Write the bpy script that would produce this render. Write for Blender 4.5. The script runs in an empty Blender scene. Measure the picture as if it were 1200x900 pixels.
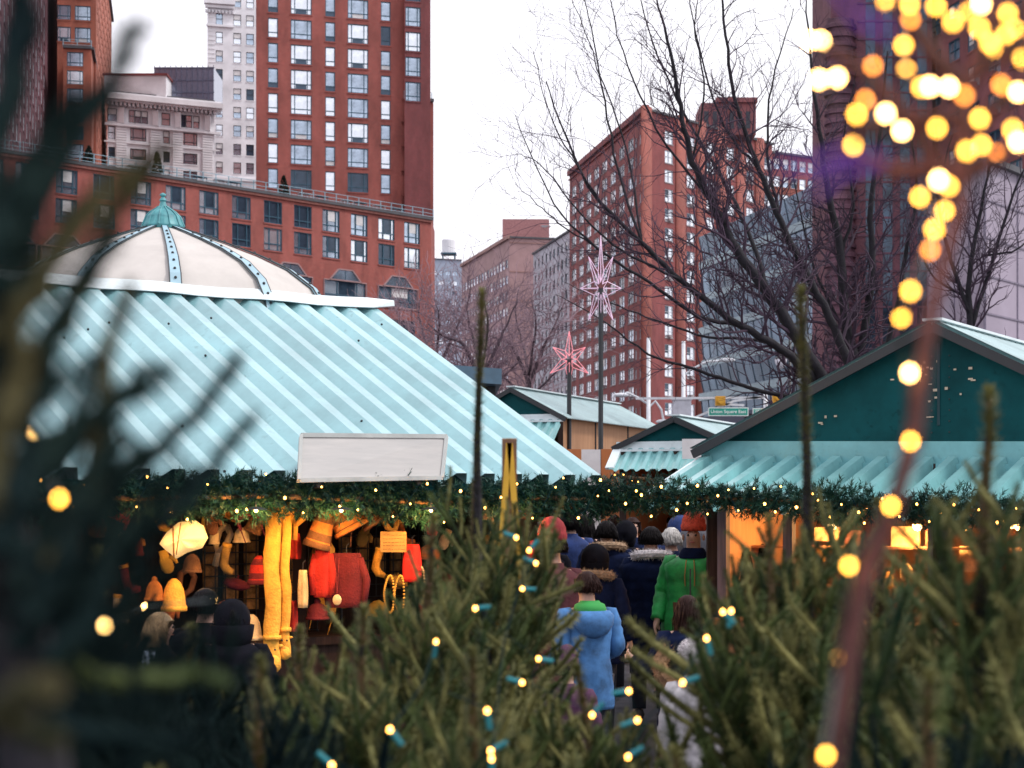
import bpy, math, random
from mathutils import Vector, Matrix, noise
random.seed(7)
R = math.radians
C = bpy.context.scene.collection
F, CX, HY, CZ = 2100.0, 600.0, 600.0, 1.85

def P(px, py, Y):
    """photo pixel (1200 x 900) at a real distance Y in metres -> world point"""
    return Vector(((px - CX) / F * Y, Y, CZ + (HY - py) / F * Y))

# ------------------------------------------------------------------ materials
MATS = {}
def mat(name, col, rough=.7, var=.12, vscale=3.0, metal=0., bump=0., bscale=30., emit=None, estr=0., spec=.5,
        col2=None, trans=0., coords='Object', stretch=None, dirt=0., coat=0.):
    if name in MATS: return MATS[name]
    m = bpy.data.materials.new(name); m.use_nodes = True
    nt = m.node_tree; n = nt.nodes; l = nt.links
    b = n['Principled BSDF']
    b.inputs['Roughness'].default_value = rough
    b.inputs['Metallic'].default_value = metal
    b.inputs['Specular IOR Level'].default_value = spec; b.inputs['Coat Weight'].default_value = coat; b.inputs['Coat Roughness'].default_value = .25
    if trans: b.inputs['Transmission Weight'].default_value = trans
    tc = n.new('ShaderNodeTexCoord')
    src = tc.outputs[coords]
    if stretch:
        mp = n.new('ShaderNodeMapping'); mp.inputs['Scale'].default_value = stretch
        l.new(src, mp.inputs['Vector']); src = mp.outputs['Vector']
    nz = n.new('ShaderNodeTexNoise'); nz.inputs['Scale'].default_value = vscale; nz.inputs['Detail'].default_value = 6
    nz.inputs['Roughness'].default_value = .65
    l.new(src, nz.inputs['Vector'])
    mx = n.new('ShaderNodeMix'); mx.data_type = 'RGBA'
    c2 = col2 or tuple(c * (1 - 2.2 * var) for c in col)
    c1 = col if col2 else tuple(min(1, c * (1 + 1.2 * var)) for c in col)
    mx.inputs['A'].default_value = (*c1, 1); mx.inputs['B'].default_value = (*[max(0, c) for c in c2], 1)
    rp = n.new('ShaderNodeMapRange'); rp.inputs['From Min'].default_value = .32; rp.inputs['From Max'].default_value = .68
    l.new(nz.outputs['Fac'], rp.inputs['Value']); l.new(rp.outputs['Result'], mx.inputs['Factor'])
    out = mx.outputs['Result']
    if dirt:
        n2 = n.new('ShaderNodeTexNoise'); n2.inputs['Scale'].default_value = 14; n2.inputs['Detail'].default_value = 8
        l.new(tc.outputs['Object'], n2.inputs['Vector'])
        r2 = n.new('ShaderNodeMapRange'); r2.inputs['From Min'].default_value = .60; r2.inputs['From Max'].default_value = .70
        l.new(n2.outputs['Fac'], r2.inputs['Value'])
        m2 = n.new('ShaderNodeMix'); m2.data_type = 'RGBA'
        l.new(r2.outputs['Result'], m2.inputs['Factor']); l.new(out, m2.inputs['A'])
        m2.inputs['B'].default_value = (*[c * (1 - dirt) for c in col], 1); out = m2.outputs['Result']
    l.new(out, b.inputs['Base Color'])
    if bump:
        nb = n.new('ShaderNodeTexNoise'); nb.inputs['Scale'].default_value = bscale; nb.inputs['Detail'].default_value = 4
        l.new(src, nb.inputs['Vector'])
        bp = n.new('ShaderNodeBump'); bp.inputs['Strength'].default_value = bump; bp.inputs['Distance'].default_value = .02
        l.new(nb.outputs['Fac'], bp.inputs['Height']); l.new(bp.outputs['Normal'], b.inputs['Normal'])
    if emit:
        b.inputs['Emission Color'].default_value = (*emit, 1); b.inputs['Emission Strength'].default_value = estr
    MATS[name] = m
    return m

def brick(name, col, col2, mortar, scale=1.0):
    m = bpy.data.materials.new(name); m.use_nodes = True
    nt = m.node_tree; n = nt.nodes; l = nt.links; b = n['Principled BSDF']; b.inputs['Roughness'].default_value = .85
    tc = n.new('ShaderNodeTexCoord')
    sx = n.new('ShaderNodeSeparateXYZ'); l.new(tc.outputs['Object'], sx.inputs[0])
    ad = n.new('ShaderNodeMath'); ad.operation = 'ADD'; l.new(sx.outputs['X'], ad.inputs[0]); l.new(sx.outputs['Y'], ad.inputs[1])
    cb = n.new('ShaderNodeCombineXYZ'); l.new(ad.outputs[0], cb.inputs['X']); l.new(sx.outputs['Z'], cb.inputs['Y'])
    bk = n.new('ShaderNodeTexBrick'); bk.inputs['Scale'].default_value = scale
    bk.inputs['Color1'].default_value = (*col, 1); bk.inputs['Color2'].default_value = (*col2, 1); bk.inputs['Mortar'].default_value = (*mortar, 1)
    bk.inputs['Mortar Size'].default_value = .03; bk.inputs['Brick Width'].default_value = .6; bk.inputs['Row Height'].default_value = .22
    l.new(cb.outputs[0], bk.inputs['Vector'])
    nz = n.new('ShaderNodeTexNoise'); nz.inputs['Scale'].default_value = .35; nz.inputs['Detail'].default_value = 9; nz.inputs['Roughness'].default_value = .75
    mpz = n.new('ShaderNodeMapping'); mpz.inputs['Scale'].default_value = (1, 1, .35); l.new(tc.outputs['Object'], mpz.inputs['Vector']); l.new(mpz.outputs['Vector'], nz.inputs['Vector'])
    rp = n.new('ShaderNodeMapRange'); rp.inputs['From Min'].default_value = .3; rp.inputs['From Max'].default_value = .7
    rp.inputs['To Min'].default_value = .55; rp.inputs['To Max'].default_value = 1.25
    l.new(nz.outputs['Fac'], rp.inputs['Value'])
    mx = n.new('ShaderNodeVectorMath'); mx.operation = 'MULTIPLY'
    l.new(bk.outputs['Color'], mx.inputs[0]); l.new(rp.outputs['Result'], mx.inputs[1])
    l.new(mx.outputs[0], b.inputs['Base Color'])
    MATS[name] = m
    return m

# ------------------------------------------------------------------ mesh builder
def rnd3(s=1): return Vector((random.gauss(0, s), random.gauss(0, s), random.gauss(0, s)))
class MB:
    def __init__(s): s.v = []; s.f = []; s.m = []
    def face(s, pts, mi=0):
        i = len(s.v); s.v.extend(Vector(p) for p in pts); s.f.append(tuple(range(i, i + len(pts)))); s.m.append(mi)
    def box(s, x0, x1, y0, y1, z0, z1, mi=0, M=None):
        i = len(s.v)
        pts = [Vector((x, y, z)) for z in (z0, z1) for y in (y0, y1) for x in (x0, x1)]
        if M is not None: pts = [M @ p for p in pts]
        s.v += pts
        for f in ((0, 2, 3, 1), (4, 5, 7, 6), (0, 1, 5, 4), (2, 6, 7, 3), (0, 4, 6, 2), (1, 3, 7, 5)):
            s.f.append(tuple(i + k for k in f)); s.m.append(mi)
    def beam(s, a, b, w, h, mi=0):
        a = Vector(a); b = Vector(b); d = b - a; L = d.length
        if L < 1e-6: return
        M = Matrix.Translation(a) @ d.to_track_quat('X', 'Z').to_matrix().to_4x4()
        s.box(0, L, -w / 2, w / 2, -h / 2, h / 2, mi, M)
    def tube(s, pts, rad, n=6, mi=0, cap=True):
        pts = [Vector(p) for p in pts]; k = len(pts)
        if not hasattr(rad, '__len__'): rad = [rad] * k
        base = len(s.v); up = None
        for i, p in enumerate(pts):
            d = (pts[min(i + 1, k - 1)] - pts[max(i - 1, 0)])
            if d.length < 1e-9: d = Vector((0, 0, 1))
            d.normalize()
            if up is None:
                up = Vector((0, 0, 1)) if abs(d.z) < .9 else Vector((1, 0, 0))
            sd = d.cross(up)
            if sd.length < 1e-6: sd = d.orthogonal()
            sd.normalize(); up = sd.cross(d).normalized()
            for j in range(n):
                a = 2 * math.pi * j / n
                s.v.append(p + (sd * math.cos(a) + up * math.sin(a)) * rad[i])
        for i in range(k - 1):
            for j in range(n):
                a = base + i * n + j; b = base + i * n + (j + 1) % n
                s.f.append((a, b, b + n, a + n)); s.m.append(mi)
        if cap and n > 2:
            s.f.append(tuple(base + j for j in reversed(range(n)))); s.m.append(mi)
            s.f.append(tuple(base + (k - 1) * n + j for j in range(n))); s.m.append(mi)
    def rings(s, rings, mi=0, cap=True):
        base = len(s.v); n = len(rings[0]); k = len(rings)
        for r in rings: s.v.extend(Vector(p) for p in r)
        for i in range(k - 1):
            for j in range(n):
                a = base + i * n + j; b = base + i * n + (j + 1) % n
                s.f.append((a, b, b + n, a + n)); s.m.append(mi)
        if cap:
            s.f.append(tuple(base + j for j in reversed(range(n)))); s.m.append(mi)
            s.f.append(tuple(base + (k - 1) * n + j for j in range(n))); s.m.append(mi)
    def lathe(s, prof, n=16, c=(0, 0, 0), mi=0, sx=1, sy=1, cap=True):
        c = Vector(c)
        s.rings([[c + Vector((r * sx * math.cos(2 * math.pi * j / n), r * sy * math.sin(2 * math.pi * j / n), z)) for j in range(n)] for r, z in prof], mi, cap)
    def ball(s, c, r, n=10, mi=0, sc=(1, 1, 1)):
        k = max(4, n // 2 + 1); pr = [(max(1e-4, math.sin(math.pi * i / k)) * r, -math.cos(math.pi * i / k) * r * sc[2]) for i in range(k + 1)]
        s.lathe(pr, n, c, mi, sc[0], sc[1])
    def add(s, o, M):
        i = len(s.v); s.v += [M @ p for p in o.v]
        s.f += [tuple(i + k for k in f) for f in o.f]; s.m += o.m
    def mesh(s, name, mats, smooth=False):
        me = bpy.data.meshes.new(name); me.from_pydata([tuple(p) for p in s.v], [], s.f)
        for m in mats: me.materials.append(m)
        me.polygons.foreach_set('material_index', s.m)
        if smooth: me.polygons.foreach_set('use_smooth', [True] * len(s.f))
        me.update(); return me
    def build(s, name, mats, parent=None, smooth=False, loc=None, rot=None):
        if not isinstance(mats, (list, tuple)): mats = [mats]
        return link(name, s.mesh(name, mats, smooth), parent, loc, rot)

def link(name, me, parent=None, loc=None, rot=None):
    o = bpy.data.objects.new(name, me); C.objects.link(o)
    if parent is not None: o.parent = parent
    if loc is not None: o.location = loc
    if rot is not None: o.rotation_euler = rot
    return o

def tag(o, label=None, cat=None, group=None, kind=None):
    if label: o['label'] = label
    if cat: o['category'] = cat
    if group: o['group'] = group
    if kind: o['kind'] = kind
    return o
def thing(name, label, cat, loc=(0, 0, 0), rz=0, group=None):
    o = bpy.data.objects.new(name, None); C.objects.link(o); o.location = loc; o.rotation_euler = (0, 0, rz)
    o.empty_display_size = .1
    return tag(o, label, cat, group)

# parts built in world space under a thing: shift by thing location (things here get rz = 0)
def wbuild(mb, name, mats, parent, smooth=False):
    mb.v = [p - parent.location for p in mb.v]
    return mb.build(name, mats, parent, smooth)

# ------------------------------------------------------------------ palette
red_brick = brick('red_brick', (.40, .084, .066), (.31, .060, .052), (.38, .17, .14), 1.6)
dark_brick = brick('dark_red_brick', (.26, .055, .055), (.22, .045, .05), (.2, .09, .09), 1.6)
plum_brick = brick('plum_brick', (.20, .07, .09), (.16, .055, .08), (.2, .1, .12), 1.6)
orange_brick = brick('orange_brick', (.50, .13, .07), (.42, .10, .06), (.4, .2, .15), 1.6)
pink_stone = mat('pink_stone', (.40, .25, .25), .9, .08, .3)
brown_stone = mat('brown_render', (.36, .21, .19), .9, .10, .3)
white_stone = mat('white_stone', (.78, .77, .80), .8, .10, .25, dirt=.12)
grey_stone = mat('grey_stone', (.46, .44, .50), .8, .10, .2, dirt=.1)
lilac_stone = mat('lilac_panel', (.34, .29, .36), .8, .08, .2)
blue_grey = mat('blue_grey_cladding', (.33, .37, .47), .7, .08, .15)
roof_tar = mat('roof_tar', (.10, .10, .11), .9, .1, 1)
win_frame = mat('teal_frame', (.035, .10, .15), .5, .05)
win_frame_dk = mat('black_frame', (.03, .035, .05), .5, .05)
win_frame_wh = mat('white_frame', (.55, .56, .6), .5, .05)
g_bright = mat('glass_bright', (.78, .82, .88), .12, .10, .8, metal=.75)
g_mid = mat('glass_mid', (.42, .50, .60), .10, .25, .6, metal=.75)
g_dark = mat('glass_dark', (.05, .08, .12), .08, .3, .6, metal=.3)
g_blind = mat('window_blind', (.72, .70, .70), .6, .08, 2)
g_blue = mat('curtain_wall_glass', (.20, .31, .42), .15, .25, .12, metal=.75)
ac_mat = mat('air_conditioner_metal', (.5, .5, .5), .5, .1)
roof_paint = mat('turquoise_painted_sheet', (.25, .47, .50), .34, .12, 1.3, bump=.12, bscale=4, dirt=.16, coat=.9)
awn_paint = mat('teal_painted_awning_sheet', (.22, .47, .48), .34, .12, 1.6, bump=.12, bscale=5, dirt=.2, coat=.7)
roof_pale = mat('pale_grey_green_sheet', (.42, .55, .56), .45, .08, 2, dirt=.1)
flash_mat = mat('pale_flashing', (.66, .74, .76), .4, .06, 3, dirt=.15)
teal_board = mat('dark_teal_board', (.0035, .062, .070), .6, .2, 1.5, spec=.1, dirt=.25, bump=.05, bscale=20)
teal_lt = mat('teal_band', (.16, .42, .45), .4, .1, 3, dirt=.2)
canvas = mat('cream_canvas', (.52, .485, .455), .85, .05, 2.5, bump=.1, bscale=8)
rib_mat = mat('pale_blue_rib', (.32, .48, .56), .5, .08)
copper = mat('verdigris_copper', (.10, .36, .38), .5, .2, 12, col2=(.03, .16, .19))
ply = mat('plywood', (.55, .30, .16), .7, .1, 3, stretch=(6, 6, .6), col2=(.44, .22, .11))
ply_pale = mat('pale_plywood', (.60, .44, .36), .7, .1, 3, stretch=(6, 6, .6), col2=(.52, .36, .29))
ply_orange = mat('orange_board', (.50, .17, .05), .7, .1, 4, stretch=(6, 6, .6), col2=(.42, .13, .04))
white_board = mat('white_board', (.72, .70, .70), .6, .05, 4, dirt=.08)
wood_dark = mat('dark_stained_wood', (.045, .028, .024), .8, .2, 4, spec=.15, stretch=(8, 8, .6))
black_metal = mat('black_metal', (.02, .022, .026), .45, .1)
white_metal = mat('white_painted_metal', (.62, .64, .68), .45, .08)
needle = mat('fir_needles', (.120, .150, .044), .6, .4, 7, spec=.10, col2=(.010, .032, .020))  # dark second tone puts the deep shade of the gaps into the colour
needle_dk = mat('shaded_fir_needles', (.013, .026, .022), .8, .3, 7, spec=.04, col2=(.004, .011, .014))  # shade of the dark near firs put into the needle colour
needle_lt = mat('pale_highlight_needles', (.29, .27, .10), .6, .3, 14, spec=.12, col2=(.055, .070, .026))  # lighter needles: highlights put into the colour, also pale shoot tips
garl = mat('garland_needles', (.018, .075, .048), .5, .3, 6, spec=.25, col2=(.006, .034, .028))
bark = mat('dark_bark', (.012, .010, .016), .9, .3, 10, bump=.5, bscale=40)
bark_warm = mat('red_brown_bark', (.11, .036, .030), .8, .3, 8, bump=.4, bscale=40)
twig_m = mat('fir_twig_bark', (.16, .095, .045), .8, .3, 8)
twig_pink = mat('pale_pinkish_twigs', (.30, .20, .23), .9, .2, 1)
twig_purple = mat('purple_brown_twigs', (.055, .032, .055), .9, .2, 1)
wire_teal = mat('teal_green_cable', (.002, .018, .026), .8, .1, spec=.05)
wire_dk = mat('dark_cable', (.01, .02, .02), .4, .1)
bulb_y = mat('bulb_amber', (1, .6, .2), .4, 0, emit=(1, .42, .045), estr=17)
bulb_w = mat('bulb_warm_white', (1, .8, .5), .4, 0, emit=(1, .56, .17), estr=34)
bulb_o = mat('bulb_deep_orange', (1, .4, .1), .4, 0, emit=(1, .27, .03), estr=11)
bulb_s = mat('bulb_small_warm', (1, .7, .3), .4, 0, emit=(1, .43, .07), estr=9)
lamp_glow = mat('lamp_glow', (1, .8, .5), .4, 0, emit=(1, .58, .20), estr=9)
pink_neon = mat('pink_rope_light', (.9, .4, .45), .4, 0, emit=(1, .22, .26), estr=.3)
white_neon = mat('pale_rope_light', (.8, .6, .75), .4, 0, emit=(.8, .5, .7), estr=.15)  # faint glow put into the tubes of the unlit star

# ------------------------------------------------------------------ world, sun, camera
sc = bpy.context.scene
w = bpy.data.worlds.new('World'); sc.world = w; w.use_nodes = True
nt = w.node_tree; bg = nt.nodes['Background']
sky = nt.nodes.new('ShaderNodeTexSky'); sky.sky_type = 'NISHITA'; sky.sun_disc = False
sun_el, sun_az = R(54), R(95)
sky.sun_elevation = sun_el; sky.sun_rotation = sun_az; sky.dust_density = 5; sky.air_density = 1.2
hs = nt.nodes.new('ShaderNodeHueSaturation'); hs.inputs['Saturation'].default_value = .12
mxw = nt.nodes.new('ShaderNodeMix'); mxw.data_type = 'RGBA'; mxw.inputs['Factor'].default_value = .85
nt.links.new(sky.outputs[0], hs.inputs['Color']); nt.links.new(hs.outputs[0], mxw.inputs['A'])
tcw = nt.nodes.new('ShaderNodeTexCoord'); nzw = nt.nodes.new('ShaderNodeTexNoise'); nzw.inputs['Scale'].default_value = 1.6; nzw.inputs['Detail'].default_value = 4
nt.links.new(tcw.outputs['Generated'], nzw.inputs['Vector'])
crw = nt.nodes.new('ShaderNodeValToRGB')
crw.color_ramp.elements[0].position = .35; crw.color_ramp.elements[0].color = (8.1, 8.0, 9.0, 1)
crw.color_ramp.elements[1].position = .65; crw.color_ramp.elements[1].color = (9.6, 9.5, 10.1, 1)
nt.links.new(nzw.outputs['Fac'], crw.inputs[0]); nt.links.new(crw.outputs[0], mxw.inputs['B'])
nt.links.new(mxw.outputs['Result'], bg.inputs['Color']); bg.inputs['Strength'].default_value = .1

sd = bpy.data.lights.new('sun', 'SUN'); sd.energy = 1.5; sd.angle = R(10); sd.color = (1, .95, .9)
so = bpy.data.objects.new('sun', sd); C.objects.link(so)
# sun behind the camera to the right, high
sdir = Vector((math.sin(sun_az) * math.cos(sun_el), math.cos(sun_az) * math.cos(sun_el), math.sin(sun_el)))
so.rotation_euler = sdir.to_track_quat('Z', 'Y').to_euler(); so.location = sdir * 50

cd = bpy.data.cameras.new('camera'); cam = bpy.data.objects.new('camera', cd); C.objects.link(cam); sc.camera = cam
cam.location = (0, 0, CZ); cam.rotation_euler = (R(90), 0, 0)
cd.sensor_width = 36; cd.lens = 36 * F / 1200; cd.shift_y = (HY - 450) / 1200; cd.clip_start = .05; cd.clip_end = 5000
cd.dof.use_dof = True; cd.dof.focus_distance = 16; cd.dof.aperture_fstop = 5.2
sc.view_settings.view_transform = 'Standard'; sc.view_settings.look = 'None'; sc.view_settings.gamma = 1; sc.view_settings.exposure = .62
sc.cycles.max_bounces = 6; sc.cycles.diffuse_bounces = 3; sc.cycles.glossy_bounces = 3; sc.cycles.sample_clamp_indirect = 4
sc.cycles.use_denoising = True

# ------------------------------------------------------------------ ground
g = MB(); g.face([(-1500, -300, 0), (1500, -300, 0), (1500, 2500, 0), (-1500, 2500, 0)])
tag(g.build('ground', mat('wet_hex_paving', (.055, .055, .065), .35, .3, 4, bump=.3, bscale=12)), kind='structure')
g = MB(); g.box(-250, 250, 62, 92, .004, .008)
tag(g.build('road', mat('asphalt', (.05, .05, .055), .8, .1, 2)), kind='structure')
g = MB(); g.box(-250, 250, 92, 140, .0, .13); g.box(-250, 250, 57, 62, 0, .13)
tag(g.build('pavement', mat('concrete_pavement', (.2, .2, .21), .8, .1, 1)), kind='structure')

# ------------------------------------------------------------------ buildings
GL = [g_bright, g_mid, g_dark, g_blind]
WPROTO = {}
def win_mb(kind, w_, h_, var):
    """window, origin bottom centre, x along the wall, -y outwards. mats: 0 frame 1 glass 2 sill 3 second glass"""
    m = MB(); fr = .09; a, b = -w_ / 2, w_ / 2
    m.box(a, b, .16, .22, 0, h_, 1)
    m.box(a, a + fr, .06, .17, 0, h_); m.box(b - fr, b, .06, .17, 0, h_)
    m.box(a + fr, b - fr, .06, .17, 0, fr); m.box(a + fr, b - fr, .06, .17, h_ - fr, h_)
    if kind == 'wide':        # big middle light, narrow side lights, low transom
        for x in (a + w_ * .2, b - w_ * .2): m.box(x - .045, x + .045, .07, .165, fr, h_ - fr)
        m.box(a + fr, b - fr, .075, .163, h_ * .25, h_ * .25 + .09)
        if var % 3 == 0: m.box(a + w_ * .24, b - w_ * .24, .12, .158, fr, h_ * .25, 3)
    elif kind == 'narrow':
        m.box(a + fr, b - fr, .075, .163, h_ * .25, h_ * .25 + .09)
        if var % 3 == 1: m.box(a + fr, b - fr, .12, .158, fr, h_ * .25, 3)
    elif kind == 'podium':
        m.box(a + w_ * .32 - .05, a + w_ * .32 + .05, .07, .165, fr, h_ - fr)
        m.box(b - w_ * .2 - .05, b - w_ * .2 + .05, .07, .165, fr, h_ - fr)
        m.box(a + fr, b - fr, .075, .163, h_ * .28, h_ * .28 + .1)
        if var % 3 != 2: m.box(a + w_ * .36, b - w_ * .24, .12, .158, h_ * (.3 + .2 * (var % 2)), h_ - fr, 3)
    elif kind == 'sash':
        m.box(a + fr, b - fr, .075, .163, h_ * .5, h_ * .5 + .08)
        if var % 2: m.box(a + fr, b - fr, .12, .158, h_ * .54, h_ - fr, 3)
    elif kind == 'double':
        m.box(-.06, .06, .07, .165, fr, h_ - fr); m.box(a + fr, b - fr, .075, .163, h_ * .5, h_ * .5 + .07)
        if var % 2: m.box(a + fr, -.06, .12, .158, h_ * .35, h_ - fr, 3)
        if var % 5 == 0: m.box(-.35, .35, -.35, .1, .02, .45, 2)
    if kind != 'strip': m.box(a - .08, b + .08, -.07, .07, -.14, -.003, 2)
    return m

def window_mats(fm, var, sill):
    gl = [g_bright, g_mid, g_dark, g_mid, g_mid, g_bright][var % 6]
    return [fm, gl, sill, g_blind if var % 2 else g_dark]

class Facade:
    def __init__(s, a, b): s.a = Vector(a); s.b = Vector(b); s.u = (s.b - s.a).normalized(); s.L = (s.b - s.a).length; s.w = []
    def t(s, px):
        r = (px - CX) / F; return (r * s.a.y - s.a.x) / (s.u.x - r * s.u.y)
    def z(s, py, t): return CZ + (HY - py) / F * (s.a.y + s.u.y * t)
    def px(s, t):
        p = s.a + s.u * t; return CX + F * p.x / p.y

def ray_dir(vpx):
    d = Vector((vpx - CX, F)); return d.normalized()
def pt2(px, Y): return Vector(((px - CX) / F * Y, Y))
def along(a, vpx, px):
    """point reached from a going toward vanishing point vpx until image column px"""
    d = ray_dir(vpx); r = (px - CX) / F
    t = (r * a.y - a.x) / (d.x - r * d.y)
    return a + d * t

def building(name, label, facs, top, wallm, fm=win_frame, sill=None, extra=None, back=None, roofm=None, group='buildings behind the market', cat='building', coping=.35):
    """facs: Facades left to right as seen; closes the footprint behind with 'back' points"""
    org = (facs[0].a + facs[-1].b) / 2
    root = thing(name, label, cat, (org.x, org.y, 0), group=group)
    wall = MB(); allw = []
    for fc in facs:
        us = sorted({0, fc.L} | {w_[0] for w_ in fc.w} | {w_[1] for w_ in fc.w})
        zs = sorted({0, top} | {w_[2] for w_ in fc.w} | {w_[3] for w_ in fc.w})
        n = Vector((fc.u.y, -fc.u.x, 0)); o3 = Vector((fc.a.x, fc.a.y, 0)); u3 = Vector((fc.u.x, fc.u.y, 0))
        pt = lambda t, z, dn=0: o3 + u3 * t + Vector((0, 0, z)) + n * dn
        # merge cells in vertical strips
        for i in range(len(us) - 1):
            um = (us[i] + us[i + 1]) / 2
            col = [w_ for w_ in fc.w if w_[0] < um < w_[1]]
            z = 0
            for w_ in sorted(col, key=lambda q: q[2]):
                if w_[2] > z: wall.face([pt(us[i], z), pt(us[i + 1], z), pt(us[i + 1], w_[2]), pt(us[i], w_[2])])
                z = w_[3]
            if z < top: wall.face([pt(us[i], z), pt(us[i + 1], z), pt(us[i + 1], top), pt(us[i], top)])
        for (t0, t1, z0, z1, kind) in fc.w:
            d = -.35
            wall.face([pt(t0, z0), pt(t0, z0, d), pt(t0, z1, d), pt(t0, z1)])
            wall.face([pt(t1, z0), pt(t1, z1), pt(t1, z1, d), pt(t1, z0, d)])
            wall.face([pt(t0, z1), pt(t0, z1, d), pt(t1, z1, d), pt(t1, z1)])
            wall.face([pt(t0, z0), pt(t1, z0), pt(t1, z0, d), pt(t0, z0, d)])
            allw.append((pt((t0 + t1) / 2, z0), math.atan2(fc.u.y, fc.u.x), t1 - t0, z1 - z0, kind, fc))
    if back is None:
        back = [facs[-1].b * 1.07 + Vector((-.6, 0)), facs[0].a * 1.07 + Vector((.6, 0))]
    fp = [fc.a for fc in facs] + [facs[-1].b]
    ring = [facs[-1].b] + list(back) + [facs[0].a]
    for a, b in zip(ring[:-1], ring[1:]):
        wall.face([(a.x, a.y, 0), (b.x, b.y, 0), (b.x, b.y, top), (a.x, a.y, top)])
    wbuild(wall, 'wall', [wallm], root)
    rf = MB(); poly = fp + list(back)
    rf.face([(p.x, p.y, top + .01) for p in poly])
    if coping:
        for fc in facs:
            rf.beam((fc.a.x, fc.a.y, top + .02), (fc.b.x, fc.b.y, top + .02), .7, coping)
    wbuild(rf, 'roof', [roofm or roof_tar], root)
    # windows: the largest seen 100 are parts, the rest one stuff part
    def inview(w_):
        p = w_[0]; x = CX + F * p.x / p.y; y = HY - F * (p.z - CZ) / p.y
        return (0 < x < 1200 and 0 < y < 600, w_[3] * w_[2] / p.y ** 2)
    allw.sort(key=inview, reverse=True)
    rest = MB()
    rmats = [fm, g_bright, sill or wallm, g_dark]
    for i, (p, rz, ww, hh, kind, fc) in enumerate(allw):
        var = random.randrange(6)
        rw, rh = round(ww, 2), round(hh, 2)
        if i < 100:
            key = (kind, rw, rh, var, fm.name, (sill or wallm).name)
            if key not in WPROTO: WPROTO[key] = win_mb(kind, ww, hh, var).mesh('window', window_mats(fm, var, sill or wallm))
            link('window', WPROTO[key], root, p - root.location, (0, 0, rz))
        else:
            rest.add(win_mb(kind, ww, hh, var), Matrix.Translation(p - root.location) @ Matrix.Rotation(rz, 4, 'Z'))
    if rest.v: tag(rest.build('window', rmats, root), kind='stuff')
    if extra: extra(root, facs, top)
    return root

def grid(fc, cols, rows, wpx_m, kind):
    """cols: list of (t centre, width m); rows: list (z bottom, height)"""
    for t, ww in cols:
        for z0, hh in rows: fc.w.append((t - ww / 2, t + ww / 2, z0, z0 + hh, kind))

def railing(root, a, b, z, h=1.1, m=None, step=1.6, setin=0):
    r = MB(); a = Vector((a[0], a[1], z)); b = Vector((b[0], b[1], z)); n = int((b - a).length / step)
    for k in range(n + 1):
        p = a.lerp(b, k / n); r.box(p.x - .05, p.x + .05, p.y - .05, p.y + .05, z, z + h)
    for zz in (.35, .7, h):
        r.beam(a + Vector((0, 0, zz)), b + Vector((0, 0, zz)), .05, .05)
    return wbuild(r, 'railing', [m or rib_mat], root)

# -- red brick tower
A = pt2(300, 215); B_ = along(A, 7900, 474); C_ = along(A, 7900, 508)
f1 = Facade(A, B_); f2 = Facade(B_, C_)
rows = []
t0 = f1.t(353)
for k in range(9): rows.append((f1.z(222 - 29.3 * k, t0), 2.35))
for px, ww, kd in ((320, 1.2, 'narrow'), (353, 2.55, 'wide'), (387, 1.2, 'narrow'), (419.5, 2.55, 'wide'), (452, 1.2, 'narrow')):
    grid(f1, [(f1.t(px), ww)], rows, 0, kd)
rows2 = rows[:4]
grid(f2, [(f2.t(482 + 0), 2.5)], rows2, 0, 'wide')
topB = f1.z(-160, 0)
def tower_extra(root, facs, top): pass
building('brick_tower', 'tall red brick tower with wide blue framed windows rising above the long terrace', [f1], topB, red_brick)
building('tower_wing', 'narrow lower wing with a railed top on the right edge of the brick tower', [f2], f2.z(116, 0), red_brick,
         extra=lambda root, facs, top: railing(root, facs[0].a + Vector((0, -.1)), facs[0].b + Vector((-.2, -.1)), top, 1.0))
a3 = along(pt2(474, 219), 7900, 474); b3 = along(pt2(474, 219), 7900, 504.5); f3 = Facade(a3, b3)
grid(f3, [(f3.t(484), 1.9)], [(f3.z(118 - 29.3 * k, 0), 2.35) for k in range(6)], 0, 'wide')
building('tower_upper_wing', 'set back upper wing with one column of windows beside the brick tower', [f3], topB, dark_brick)

# -- long podium
A = pt2(-60, 153); B_ = pt2(505.5, 205)
A = along(B_, 2680, -60)
f1 = Facade(A, B_)
ptop = f1.z(190, f1.t(80))
for px in (-48, -10, 32, 78, 122, 165, 206, 245, 283, 320, 355, 388, 421, 453, 483):
    t = f1.t(px); ww = 2.4
    zb = f1.z(262, f1.t(320))
    for k in range(2): f1.w.append((t - ww / 2, t + ww / 2, zb - k * 2.85, zb - k * 2.85 + 2.35, 'podium'))
bays = [f1.t(p) for p in (15, 75, 140, 208, 276, 340, 404.5, 466.5)]
for t in bays: f1.w.append((t - 2.9, t + 2.9, f1.z(360, f1.t(466)), f1.z(360, f1.t(466)) + 2.2, 'podium'))
for k in (1, 2, 3):
    for t in bays: f1.w.append((t - 2.6, t + 2.6, f1.z(360, f1.t(466)) - k * 3.6, f1.z(360, f1.t(466)) + 2.2 - k * 3.6, 'podium'))
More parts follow.
